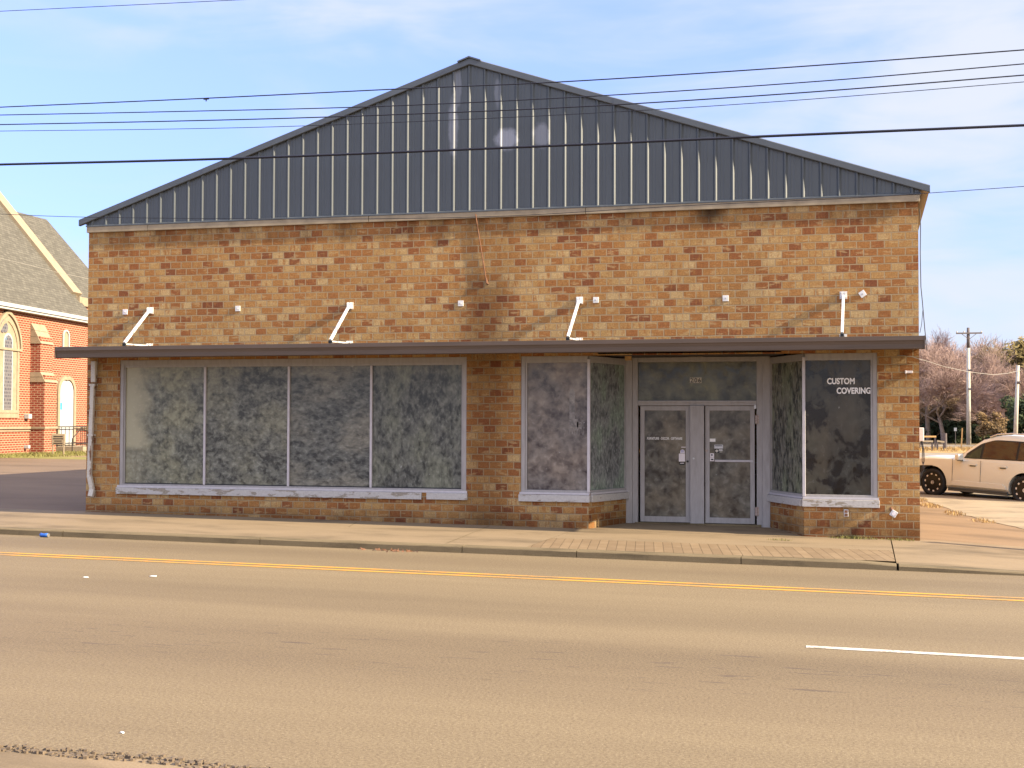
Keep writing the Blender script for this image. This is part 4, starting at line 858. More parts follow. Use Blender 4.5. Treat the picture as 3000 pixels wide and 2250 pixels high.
b = MB(); b.obox((p.x, p.y, (zt_ + zb_) / 2), ax * .30, Vector((-.297, .955, 0)) * .04, UP * ((zt_ - zb_) / 2)); bd = b.build('board', M['stone'], e, bevel=.02)
b = MB()
for k, w in enumerate((.2, .22, .16, .2, .1)): zz = zt_ - .12 - k * .10; b.obox((p.x + .0134, p.y - .043, zz), ax * w, Vector((-.297, .955, 0)) * .003, UP * .022)
b.build('printed_lines', M['iron'], bd)
b = MB()
for k in (-.24, .24): b = MB(); b.tube([(p.x + ax.x * k, p.y + ax.y * k, H(p.x, p.y) - .1), (p.x + ax.x * k, p.y + ax.y * k, zb_ + .02)], .03, 6); b.build('post', M['stone'], e)

# ------------------------------------------------------------------ parked car
M['car'] = m_plain('pale_champagne_car_paint', (.53, .52, .455), .28, .02, 2, .5, 0, .8)
M['tyre'] = m_plain('tyre_rubber', (.014, .013, .013), .8, .2, 8)
M['rim'] = m_plain('dark_alloy', (.02, .018, .018), .35, .1, 5, .5, .6)
M['rim_edge'] = m_plain('machined_alloy', (.60, .54, .48), .35, .1, 5, .5)
M['chrome'] = m_plain('satin_chrome', (.55, .52, .48), .25, .05, 5, .5, .8)
M['lamp'] = m_plain('clear_lamp', (.55, .55, .55), .15, .1, 5, .5)
M['red_lamp'] = m_plain('red_lamp', (.3, .01, .01), .2, .1, 5, .5)
def m_glass(name, c, mixf):
    t = NT(name); t.done(c, .06, .6); tr_ = t.n.new('ShaderNodeBsdfTransparent'); tr_.inputs['Color'].default_value = (.62, .72, .60, 1); mx = t.n.new('ShaderNodeMixShader'); mx.inputs[0].default_value = mixf
    t.L.new(tr_.outputs[0], mx.inputs[1]); t.L.new(t.bsdf.outputs[0], mx.inputs[2]); t.L.new(mx.outputs[0], t.n['Material Output'].inputs['Surface']); return t.mat
M['tint'] = m_glass('privacy_glass', (.035, .018, .012), .86); M['clear'] = m_glass('door_glass', (.06, .075, .05), .45)
FW_, RW_ = PD(2735, 1453, 37), PD(3004, 1480, 34.9)
fx = (FW_ - RW_).normalized(); side = Vector((fx.y, -fx.x, 0)).normalized() * -1      # side: towards the camera
if side.y > 0: side = -side
upv = fx.cross(side); upv = upv if upv.z > 0 else -upv
WB = (FW_ - RW_).length; HALF = .96; cen = (FW_ + RW_) / 2 - side * (HALF - .10)
# local frame: x forward, y to the far (left) side, z up
yl_ = side                                          # the car's left side faces the street
cm = Matrix(((fx.x, yl_.x, upv.x, cen.x), (fx.y, yl_.y, upv.y, cen.y), (fx.z, yl_.z, upv.z, cen.z), (0, 0, 0, 1)))
if cm.to_3x3().determinant() < 0: raise SystemExit('car frame')
car = empty('parked_car', None, 'pale champagne sports utility car with dark spoked wheels in the right hand lot', 'car', mat=cm)
class CMB(MB):
    def build(s, name, mats, parent=None, **k):
        s.v = [tuple(cm @ Vector((p[0], -p[1], p[2]))) for p in s.v]; s.f = [f[::-1] for f in s.f]; return MB.build(s, name, mats, parent, **k)
fxw, rxw, wr = WB / 2, -WB / 2, .385
def loft(b, secs, mi=0, cap=True):
    n = len(secs[0]); i0 = len(b.v)
    for s in secs: b.v += [tuple(p) for p in s]
    for k in range(len(secs) - 1):
        for j in range(n):
            b.f.append((i0 + k * n + j, i0 + k * n + (j + 1) % n, i0 + (k + 1) * n + (j + 1) % n, i0 + (k + 1) * n + j)); b.m.append(mi)
    if cap: b.f.append(tuple(range(i0, i0 + n))[::-1]); b.m.append(mi); e = i0 + (len(secs) - 1) * n; b.f.append(tuple(range(e, e + n))); b.m.append(mi)
def sec(x, zb, zt, hw, crown):                      # rounded body section, clockwise seen from the front
    pts = [(-hw * .90, zb), (-hw * .985, zb + .10), (-hw, zb + (zt - zb) * .42), (-hw * .985, zb + (zt - zb) * .72), (-hw * .95, zt - .05), (-hw * .88, zt), (-hw * .45, zt + crown * .8)]
    return [(x, y, z) for y, z in pts] + [(x, -y, z) for y, z in pts[::-1]]
b = CMB(); secs = []
for x, zb, zt, hw, cr in ((fxw + .93, .42, .66, .62, .02), (fxw + .88, .28, .88, .82, .03), (fxw + .72, .24, 1.0, .91, .04), (fxw + .42, .24, 1.06, .95, .05), (fxw, .25, 1.095, .96, .05), (fxw - .5, .25, 1.11, .962, .05), (fxw - .80, .25, 1.095, .962, .04), (.25, .25, 1.10, .962, .03), (-.55, .25, 1.11, .962, .03), (rxw, .25, 1.135, .965, .03), (rxw - .45, .27, 1.15, .955, .03), (rxw - .85, .32, 1.13, .91, .02), (rxw - .98, .42, 1.0, .84, .02)): secs.append(sec(x, zb, zt, hw, cr))
loft(b, secs); body = b.build('body', M['car'], car, smooth=True)
cut = MB()
for x in (fxw, rxw):
    cut.tube([cm @ Vector((x, y, .40)) for y in (-1.3, -.66)], .445, 40); cut.tube([cm @ Vector((x, y, .40)) for y in (.66, 1.3)], .445, 40)
co = cut.build('cutter', M['black'], car)
bo = body.modifiers.new('arches', 'BOOLEAN'); bo.object = co; bo.operation = 'DIFFERENCE'; bo.solver = 'EXACT'
bpy.context.view_layer.update(); dg = bpy.context.evaluated_depsgraph_get(); me = bpy.data.meshes.new_from_object(body.evaluated_get(dg)); body.modifiers.clear(); body.data = me; bpy.data.objects.remove(co)
me.materials.clear(); me.materials.append(M['car']); me.materials.append(M['black'])
for p in me.polygons:
    c = p.center; inside = any(abs(math.hypot(c.x - x, c.z - .40)) < .43 for x in (fxw, rxw)) and c.z < .9
    p.material_index = 1 if (inside or (p.normal.z < -.7)) else 0; p.use_smooth = not inside
me.update()
if hasattr(me, 'set_sharp_from_angle'): me.set_sharp_from_angle(angle=R(32))
# cabin
b = CMB()
def csec(x, z0, z1, h0, h1): return [(x, -h0, z0), (x, -h1 - .03, z1 - .10), (x, -h1 + .05, z1 - .015), (x, -h1 * .4, z1 + .02), (x, h1 * .4, z1 + .02), (x, h1 - .05, z1 - .015), (x, h1 + .03, z1 - .10), (x, h0, z0)]
cs = [csec(fxw - .62, 1.03, 1.10, .86, .80), csec(fxw - 1.0, 1.06, 1.40, .90, .74), csec(fxw - 1.35, 1.06, 1.645, .91, .70), csec(fxw - 1.70, 1.06, 1.755, .91, .685), csec(-.75, 1.06, 1.80, .91, .68), csec(rxw + .25, 1.08, 1.80, .91, .68), csec(rxw - .3, 1.1, 1.775, .90, .665), csec(rxw - .66, 1.1, 1.72, .89, .65), csec(rxw - .88, 1.1, 1.18, .86, .75)]
loft(b, cs); cab = b.build('roof', M['car'], car, smooth=True)
if hasattr(cab.data, 'set_sharp_from_angle'): cab.data.set_sharp_from_angle(angle=R(40))
def sidept(x, z, off=.008):                         # point on the sloping cabin side
    xs_ = [c[0][0] for c in cs]
    for k in range(len(cs) - 1):
        if cs[k][0][0] >= x >= cs[k + 1][0][0]:
            f = (x - cs[k][0][0]) / (cs[k + 1][0][0] - cs[k][0][0]); a = Vector(cs[k][0]).lerp(Vector(cs[k + 1][0]), f); c = Vector(cs[k][1]).lerp(Vector(cs[k + 1][1]), f)
            t = (z - a.z) / max(.02, (c.z - a.z)); q = a.lerp(c, t); return Vector((x, q.y - off, z))
    return Vector((x, -.9, z))
def ztop_at(x):
    for k in range(len(cs) - 1):
        if cs[k][0][0] >= x >= cs[k + 1][0][0]:
            f = (x - cs[k][0][0]) / (cs[k + 1][0][0] - cs[k][0][0]); return cs[k][1][2] * (1 - f) + cs[k + 1][1][2] * f
    return 1.2
def sideglass(x0, x1, zlo, zhi, off, m, name, n=14):
    b = CMB(); xs_ = [x0 + (x1 - x0) * k / n for k in range(n + 1)]
    for xa, xb in zip(xs_, xs_[1:]):
        for k in range(4):
            def q(x, t): lo = zlo(x); hi = max(lo + .005, min(zhi(x), ztop_at(x) - .015)); return sidept(x, lo + (hi - lo) * t, off)
            b.poly([q(xa, k / 4), q(xa, (k + 1) / 4), q(xb, (k + 1) / 4), q(xb, k / 4)][::-1])
    return b.build(name, m, car, smooth=True)
belt = lambda x: 1.135 + (fxw - .9 - x) * .018
crown_ = lambda x: 1.625 - max(0, -1.1 - x) * .04
sideglass(fxw - .80, rxw - .60, lambda x: belt(x) - .02, lambda x: crown_(x) + .03, .006, M['black'], 'window_surround', 30)
rake = lambda x: min(crown_(x), 1.155 + (fxw - .92 - x) * .62)
sideglass(fxw - .95, -.03, belt, rake, .014, M['clear'], 'front_window'); sideglass(-.10, rxw + .30, belt, crown_, .014, M['tint'], 'rear_window'); sideglass(rxw + .24, rxw - .50, belt, lambda x: crown_(x) - .01, .014, M['tint'], 'quarter_window')
b = CMB(); b.poly([(fxw - .66, -.74, 1.125), (fxw - .66, .74, 1.125), (fxw - 1.36, .60, 1.625), (fxw - 1.36, -.60, 1.625)]); b.poly([(fxw - .645, -.74, 1.13), (fxw - .645, .74, 1.13), (fxw - 1.34, .60, 1.64), (fxw - 1.34, -.60, 1.64)][::1]); b.build('windscreen', M['tint'], car)
b = CMB(); b.tube([(fxw - 1.55, -.66, 1.72), (fxw - 1.75, -.66, 1.80), (-.8, -.655, 1.845), (rxw - .1, -.645, 1.825), (rxw - .45, -.64, 1.755)], .018, 8); b.build('roof_rail', M['chrome'], car); b = CMB(); b.tube([(fxw - 1.55, .66, 1.72), (fxw - 1.75, .66, 1.80), (-.8, .655, 1.845), (rxw - .1, .645, 1.825), (rxw - .45, .64, 1.755)], .018, 8); b.build('roof_rail', M['chrome'], car)
# door gaps, handles, mouldings
def bodyy(z): return -.962 * (1 if z < .75 else .985)
for x in (fxw - .62, -.10): b = CMB(); b.prism([(-.004, 0), (.004, 0), (.006, .34), (.004, .72), (-.004, .72), (-.002, .34)], (x, -.966, .36), (1, 0, 0), (0, 0, 1), (0, .01, 0)); b.build('door_gap', M['trim'], car)
for x in (.02, rxw + .50):
    b = CMB(); b.obox((x + .12, -.962, .96), (.11, 0, 0), (0, .018, 0), (0, 0, .018)); h = b.build('door_handle', M['car'], car, bevel=.008)
    b = CMB(); b.obox((x + .12, -.958, .925), (.08, 0, 0), (0, .006, 0), (0, 0, .014)); b.build('recess', M['trim'], h)
b = CMB(); b.prism([(fxw - .62, .47), (fxw - .70, .50), (rxw + .62, .50), (rxw + .52, .44), (rxw + .50, .36), (fxw - .60, .36)], (0, -.985, 0), (1, 0, 0), (0, 0, 1), (0, .03, 0)); b.build('side_moulding', M['car'], car, bevel=.008)
b = CMB(); b.box(rxw + .48, fxw - .48, -.93, .93, .20, .27); b.box(rxw + .48, fxw - .5, -.965, -.90, .27, .31); b.build('sill', M['trim'], car, bevel=.01)
b = CMB(); b.obox((fxw - .88, -1.07, 1.14), (.075, .02, 0), (-.02, .105, 0), (0, 0, .085)); mi_ = b.build('mirror', M['car'], car, bevel=.04); b = CMB(); b.obox((fxw - .86, -.99, 1.06), (.05, 0, 0), (0, .07, 0), (0, 0, .025)); b.build('mirror_foot', M['black'], mi_)
for s in (-1, 1):
    b = CMB(); b.prism([(.60, .72), (.86, .70), (.88, .80), (.55, .86)], (fxw - .06, s * .80 - .06, 0), (1, 0, 0), (0, 0, 1), (0, .13, 0)); b.build('headlight', M['lamp'], car, bevel=.01)
    b = CMB(); b.prism([(-.93, .95), (-.98, .9), (-.95, 1.45), (-.86, 1.5)], (rxw + .06, s * .78 - .06, 0), (1, 0, 0), (0, 0, 1), (0, .12, 0)); b.build('tail_light', M['red_lamp'], car)
def wheel(x, y, s):
    b = CMB(); prof = [(-.115, .26), (-.125, .33), (-.105, wr - .015), (-.05, wr), (.05, wr), (.105, wr - .015), (.125, .33), (.115, .26)]
    N_ = 36; i0 = 0
    for k in range(N_):
        a = 2 * math.pi * k / N_
        for yy, r in prof: b.v.append((x + r * math.cos(a), y + yy, wr + r * math.sin(a)))
    n = len(prof)
    for k in range(N_):
        for j in range(n): b.f.append((k * n + j, k * n + (j + 1) % n, ((k + 1) % N_) * n + (j + 1) % n, ((k + 1) % N_) * n + j)); b.m.append(0)
    ty = b.build('wheel', M['tyre'], car, smooth=True)
    b = CMB(); yo = y + s * .06; b.tube([(x, y - .1, wr), (x, yo, wr)], .262, 28); b.build('rim', M['rim'], ty)
    b = CMB()
    for k in range(10):
        a = math.pi * 2 * k / 10 + .16; d = Vector((math.cos(a), 0, math.sin(a))); t_ = Vector((-math.sin(a), 0, math.cos(a))); c = Vector((x, yo + s * .012, wr))
        b.hexa([c + d * .05 - t_ * .020 + Vector((0, -.012 * s, 0)), c + d * .255 - t_ * .030 + Vector((0, -.012 * s, 0)), c + d * .255 + t_ * .030 + Vector((0, -.012 * s, 0)), c + d * .05 + t_ * .020 + Vector((0, -.012 * s, 0)),
                c + d * .05 - t_ * .020 + Vector((0, .02 * s, 0)), c + d * .255 - t_ * .026 + Vector((0, .03 * s, 0)), c + d * .255 + t_ * .026 + Vector((0, .03 * s, 0)), c + d * .05 + t_ * .020 + Vector((0, .02 * s, 0))])
    b.disc((x, yo + s * .02, wr), (0, 1, 0), .055, .04, 14); b.build('spokes', M['rim_edge'], ty)
for x in (fxw, rxw):
    wheel(x, -(HALF - .125), -1); wheel(x, HALF - .125, 1)
b = CMB(); b.box(rxw - .8, fxw + .8, -.62, .62, .26, .40); b.build('underbody', M['black'], car)

# ------------------------------------------------------------------ poles, trees and house on the right
M['pole'] = m_plain('weathered_grey_pole', (.40, .36, .30), .8, .2, 4)
M['pole_dark'] = m_plain('brown_crossarm', (.10, .08, .075), .8, .2, 4)
base, top = PD(2838, 1300, 118), PD(2836.5, 960, 118); zg = H(base.x, base.y)
e = empty('utility_pole', (base.x, base.y, zg), 'tall pale utility pole with a dark crossarm in front of the bare trees', 'utility pole')
b = MB(); b.tube([(base.x, base.y, zg - .3), (top.x, top.y, top.z - 1.8)], [.21, .15], 12); b.build('shaft', M['pole'], e, smooth=True)
b = MB(); b.tube([(top.x, top.y, top.z - 1.8), (top.x, top.y, top.z)], [.151, .12], 12); b.build('pole_top', M['pole_dark'], e, smooth=True)
a, c = PD(2801, 977, 118), PD(2876, 976, 118); b = MB(); b.bar(a + Vector((0, -.2, 0)), c + Vector((0, -.2, 0)), .13, .13)
cr = b.build('crossarm', M['pole_dark'], e)
for f in (.02, .3, .98):
    q = a.lerp(c, f); b = MB(); b.tube([(q.x, q.y - .2, q.z + .06), (q.x, q.y - .2, q.z + .2)], [.06, .04], 8); b.build('insulator', M['pole'], cr)
b = MB(); m_ = a.lerp(c, .5); b.bar(a.lerp(c, .22) + Vector((0, -.2, -.06)), Vector((m_.x, m_.y - .16, m_.z - .55)), .04); b.bar(a.lerp(c, .78) + Vector((0, -.2, -.06)), Vector((m_.x, m_.y - .16, m_.z - .55)), .04); b.build('brace', M['pole_dark'], cr)
for py in (1140, 1085):
    q = PD(2840, py, 117.7); b = MB(); b.box(q.x - .1, q.x + .22, q.y - .2, q.y, q.z - .08, q.z + .08); b.build('clamp', M['pole_dark'], e)
base, top = PD(2973, 1296, 100), PD(2982.5, 1070, 100); zg = H(base.x, base.y)
e = empty('short_pole', (base.x, base.y, zg), 'shorter bare pole leaning slightly behind the parked car roof', 'utility pole')
b = MB(); b.tube([(base.x, base.y, zg - .3), tuple(top)], [.17, .12], 12); b.build('shaft', M['pole'], e, smooth=True)
q = PD(2984, 1121, 99.8); b = MB(); b.tube([q + Vector((-.1, 0, 0)), q + Vector((.12, -.05, 0))], .11, 10); b.build('bracket', M['pole_dark'], e)

# pole just out of the frame that throws the shadow over the right-hand pavement
e = empty('utility_pole', (27.2, -1.0, -.4), 'weathered wooden pole by the pavement beyond the right hand lot', 'utility pole')
b = MB(); b.tube([(27.2, -1.0, -.6), (27.2, -1.0, 5.9)], [.17, .12], 12); b.build('shaft', M['pole'], e)

M['bark'] = m_plain('grey_brown_bark', (.20, .15, .115), .9, .25, 3, src='Object'); M['twig'] = m_plain('mauve_brown_twigs', (.27, .185, .155), .9, .3, .6, src='Object')
M['twig2'] = m_plain('ochre_brown_twigs', (.25, .18, .105), .9, .3, .6, src='Object')
def rot_about(v, ax, a): return Quaternion(ax, a) @ v
def bare_tree(seed, height, spread, trunk_frac, levels, twigm, lean=0.0, dens=1.0):
    rnd = random.Random(seed); tb, wb = MB(), MB()
    def grow(p, d, length, r, lev):
        n = 4 if lev < 2 else 3 if lev < 5 else 2; pts = [p]; q = p; dd = d
        for k in range(n):
            w = .16 if lev else .07; dd = (dd + Vector((rnd.gauss(0, w), rnd.gauss(0, w), rnd.gauss(0, w * .7) + (.06 if lev > 1 else .03)))).normalized(); q = q + dd * length / n; pts.append(q)
        r1 = r * (.62 if lev < 3 else .45); rad = [r + (r1 - r) * k / n for k in range(n + 1)]
        (tb if lev < 3 else wb).tube(pts, rad, (7 if lev == 0 else 5 if lev < 3 else 3), caps=False)
        if lev >= levels: return
        kids = int((3, 5, 6, 5, 4, 3)[min(lev, 5)] * dens + rnd.random())
        for c in range(kids):
            f = (1 if c == 0 else rnd.uniform(.35, 1.0)) if lev else (1 if c < 2 else rnd.uniform(.7, 1)); i = min(n - 1, int(f * n)); fr = f * n - i; s = pts[i].lerp(pts[i + 1], fr)
            ax = dd.orthogonal().normalized(); ax = rot_about(ax, dd, rnd.uniform(0, 6.283)); ang = rnd.uniform(.32, .85) * spread
            if c == 0 and lev: ang *= .4
            grow(s, rot_about(dd, ax, ang), length * rnd.uniform(.58, .82), max(r1 * rnd.uniform(.55, .85), .012), lev + 1)
    grow(Vector((0, 0, -.2)), Vector((lean, 0, 1)).normalized(), height * trunk_frac, height * .022, 0)
    zmax = max(v[2] for v in wb.v); s = height / zmax
    for bb in (tb, wb): bb.v = [(x * s, y * s, z * s) for x, y, z in bb.v]
    e = empty('bare_tree', (0, 0, 0)); tb.build('trunk', M['bark'], e, smooth=True); wb.build('crown', twigm, e); return e
protos = [bare_tree(11, 10, 1.0, .30, 6, M['twig']), bare_tree(23, 10, 1.15, .24, 6, M['twig2'], .08), bare_tree(37, 10, .85, .34, 6, M['twig'], -.05)]
protos.append(bare_tree(51, 10, 1.3, .09, 6, M['twig2'], .1)); used = set()
def plant(kind, px, py_base, Z, py_top, lab, rz, wide=1.0):
    p = PD(px, py_base, Z); zg = H(p.x, p.y); t = PD(px, py_top, Z)
    o = protos[kind] if kind not in used else copy_tree(protos[kind]); used.add(kind)
    s = (t.z - zg) / 10; o.location = (p.x, p.y, zg); o.rotation_euler = (0, 0, rz); o.scale = (s * wide, s * wide, s); tag(o, lab, 'tree', 'bare winter trees behind the right hand lot'); o.name = 'bare_tree'
plant(0, 2795, 1290, 135, 955, 'tallest bare tree, rising behind the left arm of the crossarm', .4)
plant(1, 2905, 1290, 140, 975, 'wide bare tree spreading between the two poles', 2.1, 1.1)
plant(2, 2720, 1290, 125, 985, 'bare tree growing closest to the shop corner', 1.2, 1.15)
plant(1, 2955, 1290, 150, 985, 'bare tree reaching over the house roof', 4.0, 1.1)
plant(0, 2862, 1290, 128, 1010, 'bare tree with forked pale limbs just left of the tall pole foot', 3.3, 1.1)
plant(2, 2765, 1290, 123, 1075, 'smaller bare tree low between the shop and the tall pole', 5.2, 1.5)
plant(1, 2690, 1290, 140, 1010, 'bare tree half hidden by the shop wall', .9, 1.2)
plant(0, 2828, 1290, 124, 1110, 'low spreading bare tree around the tall pole foot', 2.7, 1.7)
plant(1, 2925, 1290, 124, 1105, 'low bare tree in front of the house gable', 1.7, 1.5)
plant(2, 3010, 1290, 122, 1060, 'bare tree at the picture edge behind the short pole', 3.9, 1.2)
plant(0, 2740, 1290, 160, 1020, 'farthest bare tree showing faintly behind the others', 5.9, 1.3)
plant(1, 2712, 1290, 152, 985, 'hazy bare tree far behind the dangling cable', 2.6, 1.3)
plant(0, 2772, 1290, 156, 985, 'hazy bare tree far behind the left end of the crossarm', 4.6, 1.3)
plant(2, 2884, 1290, 154, 978, 'hazy bare tree far behind the right end of the crossarm', 1.0, 1.4)
plant(2, 2885, 1290, 122, 1140, 'lowest bare tree, beside the porch', .2, 1.7)

for k, (px, Z, top, w, lab) in enumerate(((2708, 128, 1165, 1.6, 'bare thicket bush nearest the shop wall'), (2752, 131, 1150, 1.7, 'bare thicket bush behind the low rails'), (2800, 128, 1160, 1.5, 'bare thicket bush behind the small white sign'), (2850, 130, 1150, 1.6, 'bare thicket bush right behind the tall pole foot'), (2893, 129, 1165, 1.5, 'bare thicket bush left of the porch'), (2948, 125, 1175, 1.4, 'bare thicket bush over the porch posts'), (3000, 128, 1150, 1.6, 'bare thicket bush at the picture edge'), (2728, 145, 1120, 1.8, 'taller bare thicket bush behind the shop corner'), (2820, 148, 1110, 1.9, 'taller bare thicket bush between hedge and pole'), (2870, 146, 1120, 1.8, 'taller bare thicket bush left of the house'))):
    plant(3, px, 1292, Z, top, lab, k * 1.37, w)
def leafy(name, c, rx, ry, rz, n, size, m, trunk_h, lab, cat, zg, seed=3, group=None):
    rnd = random.Random(seed); e = empty(name, (c.x, c.y, zg), lab, cat, group); b = MB()
    clumps = [(Vector((rnd.gauss(0, .42) * rx, rnd.gauss(0, .42) * ry, rnd.uniform(-.85, .9) * rz)), rnd.uniform(.22, .42)) for _ in range(26)]
    for i in range(n):
        cc, cr_ = rnd.choice(clumps); v = Vector((rnd.gauss(0, 1), rnd.gauss(0, 1), rnd.gauss(0, 1))).normalized() * rnd.random() ** .4
        p = c + cc * .85 + Vector((v.x * rx * cr_, v.y * ry * cr_, v.z * rz * cr_)); a = Vector((rnd.gauss(0, 1), rnd.gauss(0, 1), rnd.gauss(0, .6))).normalized(); d = a.orthogonal().normalized(); k = size * rnd.uniform(.6, 1.3)
        b.poly([p - a * k, p + d * k * .45, p + a * k, p - d * k * .45])
    b.build('crown' if trunk_h else 'foliage', m, e)
    if trunk_h: b = MB(); b.tube([(c.x, c.y, zg - .1), (c.x, c.y, c.z)], [.22, .1], 8); b.build('trunk', M['bark'], e)
    return e
def m_leaf(name, a, b_): t = NT(name); return t.done(t.ramp(t.noise(t.uv(src='Object'), .9, 4, .6), [(.3, a), (.7, b_)]), .8, .2)
M['pine'] = m_leaf('olive_pine_needles', (.11, .085, .03), (.20, .15, .06)); M['ever'] = m_leaf('dark_evergreen', (.014, .022, .010), (.045, .058, .022)); M['rust'] = m_leaf('rusty_leaves', (.10, .065, .03), (.20, .125, .055))
c = PD(2996, 1070, 130); leafy('pine_tree', c, 2.6, 2.4, 2.6, 5200, .22, M['pine'], 5, 'olive brown pine crown at the right picture edge', 'tree', H(c.x, c.y), 5)
c = PD(2997, 1225, 112); leafy('evergreen_shrub', c, 2.0, 1.8, 2.0, 3600, .2, M['ever'], 0, 'tall dark evergreen behind the short pole', 'shrub', H(c.x, c.y), 6, 'evergreen shrubs by the far street')
c = PD(2905, 1243, 106); leafy('rusty_shrub', c, 1.5, 1.2, 1.0, 2600, .16, M['rust'], 0, 'rusty orange shrub below the house porch', 'shrub', H(c.x, c.y), 8)
hed = [(2722, 1262, 126, 1.2, 1.0, 'dark evergreen hedge clump nearest the shop corner'), (2762, 1256, 128, 1.5, 1.25, 'dark evergreen hedge clump behind the leaning stake'), (2800, 1258, 124, 1.5, 1.1, 'dark evergreen hedge clump behind the small white sign'), (2858, 1266, 122, 1.4, .9, 'dark evergreen hedge clump right of the tall pole foot'), (2880, 1255, 126, 1.0, 1.2, 'dark evergreen hedge clump left of the rusty shrub'), (2950, 1262, 116, 1.4, 1.0, 'dark evergreen hedge clump below the porch posts')]
for k, (px, py, Z, rx, rz_, lab) in enumerate(hed):
    c = PD(px, py, Z); zg = H(c.x, c.y); c.z = zg + rz_ * .95; leafy('hedge', c, rx, 1.2, rz_, 2200, .17, M['ever'], 0, lab, 'hedge', zg, 20 + k, 'evergreen shrubs by the far street')
# house in the trees
M['house'] = m_plain('olive_house_siding', (.24, .20, .12), .8, .12, 2); M['house_roof'] = m_plain('brown_house_roof', (.14, .105, .08), .9, .2, 2)
hb = PD(2958, 1290, 134); zg = H(hb.x, hb.y); hx, hy = hb.x, hb.y; za, ze = PD(2972, 1098, 134).z, PD(2915, 1150, 134).z
e = empty('house', (hx, hy, zg), 'olive gabled house with a white porch half hidden by bare branches', 'house')
b = MB(); w = 2.55; hz_ = [(-w, zg - .2), (w, zg - .2), (w, ze), (0, za), (-w, ze)]; b.prism(hz_, (hx + .25, hy, 0), (1, 0, 0), (0, 0, 1), (0, 9, 0)); b.build('wall', M['house'], e)
b = MB()
for s in (-1, 1): b.bar((hx + .25 + s * (w + .35), hy + 4.4, ze - .36), (hx + .25, hy + 4.4, za + .12), 10, .14)
b.build('roof', M['house_roof'], e)
b = MB()
for s in (-1, 1): b.bar((hx + .25 + s * (w + .35), hy - .62, ze - .32), (hx + .25, hy - .62, za + .13), .06, .24)
b.build('bargeboard', M['stone'], e)
b = MB(); b.box(hx - .4, hx + .9, hy - .05, hy - .01, ze - .9, ze + .15); wn = b.build('window', M['church_white'], e); b = MB(); b.box(hx - .3, hx + .8, hy - .07, hy - .052, ze - .8, ze + .05); b.build('pane', M['tint'], wn)
p0, p1 = PD(2886, 1222, 131), PD(2925, 1217, 131); b = MB(); b.box(p0.x, p0.x + 3.6, hy - 2.0, hy - .01, p0.z - .14, p0.z + .04); po = b.build('porch_roof', M['church_white'], e); b = MB()
for k in range(4): b = MB(); b.box(p0.x + .1 + k * 1.05, p0.x + .22 + k * 1.05, hy - 1.95, hy - 1.83, zg - .1, p0.z - .13); b.build('porch_post', M['church_white'], po)
# timber posts and rails, stake, sign
p = PD(2769, 1303, 95); zg = H(p.x, p.y); b = MB(); b.tube([(p.x, p.y, zg - .2), (p.x, p.y, PD(2769, 1269, 95).z)], [.14, .125], 10); tag(b.build('timber_post', M['pole_dark']), 'stout round timber post in the dry grass', 'post')
for k, (x0, x1, yy, Z, lab) in enumerate(((2692, 2742, 1279, 97, 'low brown rail nearest the hedge'), (2690, 2733, 1293, 92, 'low pale rail in front of the brown one'), (2745, 2766, 1292, 93, 'short rail running up to the stout post'))):
    a, c = PD(x0, yy, Z), PD(x1, yy + (3 if k == 2 else 0), Z); zg = H(a.x, a.y); ee = empty('low_rail', (a.x, a.y, zg), lab, 'rail', 'low timber rails round the far lot'); b = MB(); b.bar(a, c, .14, .12); b.build('rail', M['wood'] if k == 0 else M['lot_right'], ee); b = MB()
    for f in (.05, .95): q = a.lerp(c, f); b = MB(); b.box(q.x - .06, q.x + .06, q.y - .06, q.y + .06, zg - .2, q.z - .06); b.build('post', M['pole_dark'], ee)
a, c = PD(2816, 1296, 100), PD(2819.5, 1254, 100); b = MB(); b.bar((a.x, a.y, H(a.x, a.y) - .1), tuple(c), .09); tag(b.build('stake', M['wood']), 'orange brown leaning stake in front of the dark hedge', 'stake')
a = PD(2799, 1258, 112); e = empty('small_sign', (a.x, a.y, H(a.x, a.y)), 'small blank white sign in front of the dark hedge', 'sign'); b = MB(); b.box(a.x - .11, a.x + .11, a.y - .02, a.y + .02, a.z - .14, a.z + .14); b.build('panel', M['church_white'], e); b = MB(); b.tube([(a.x, a.y + .03, H(a.x, a.y)), (a.x, a.y + .03, a.z)], .02, 6); b.build('post', M['pole_dark'], e)

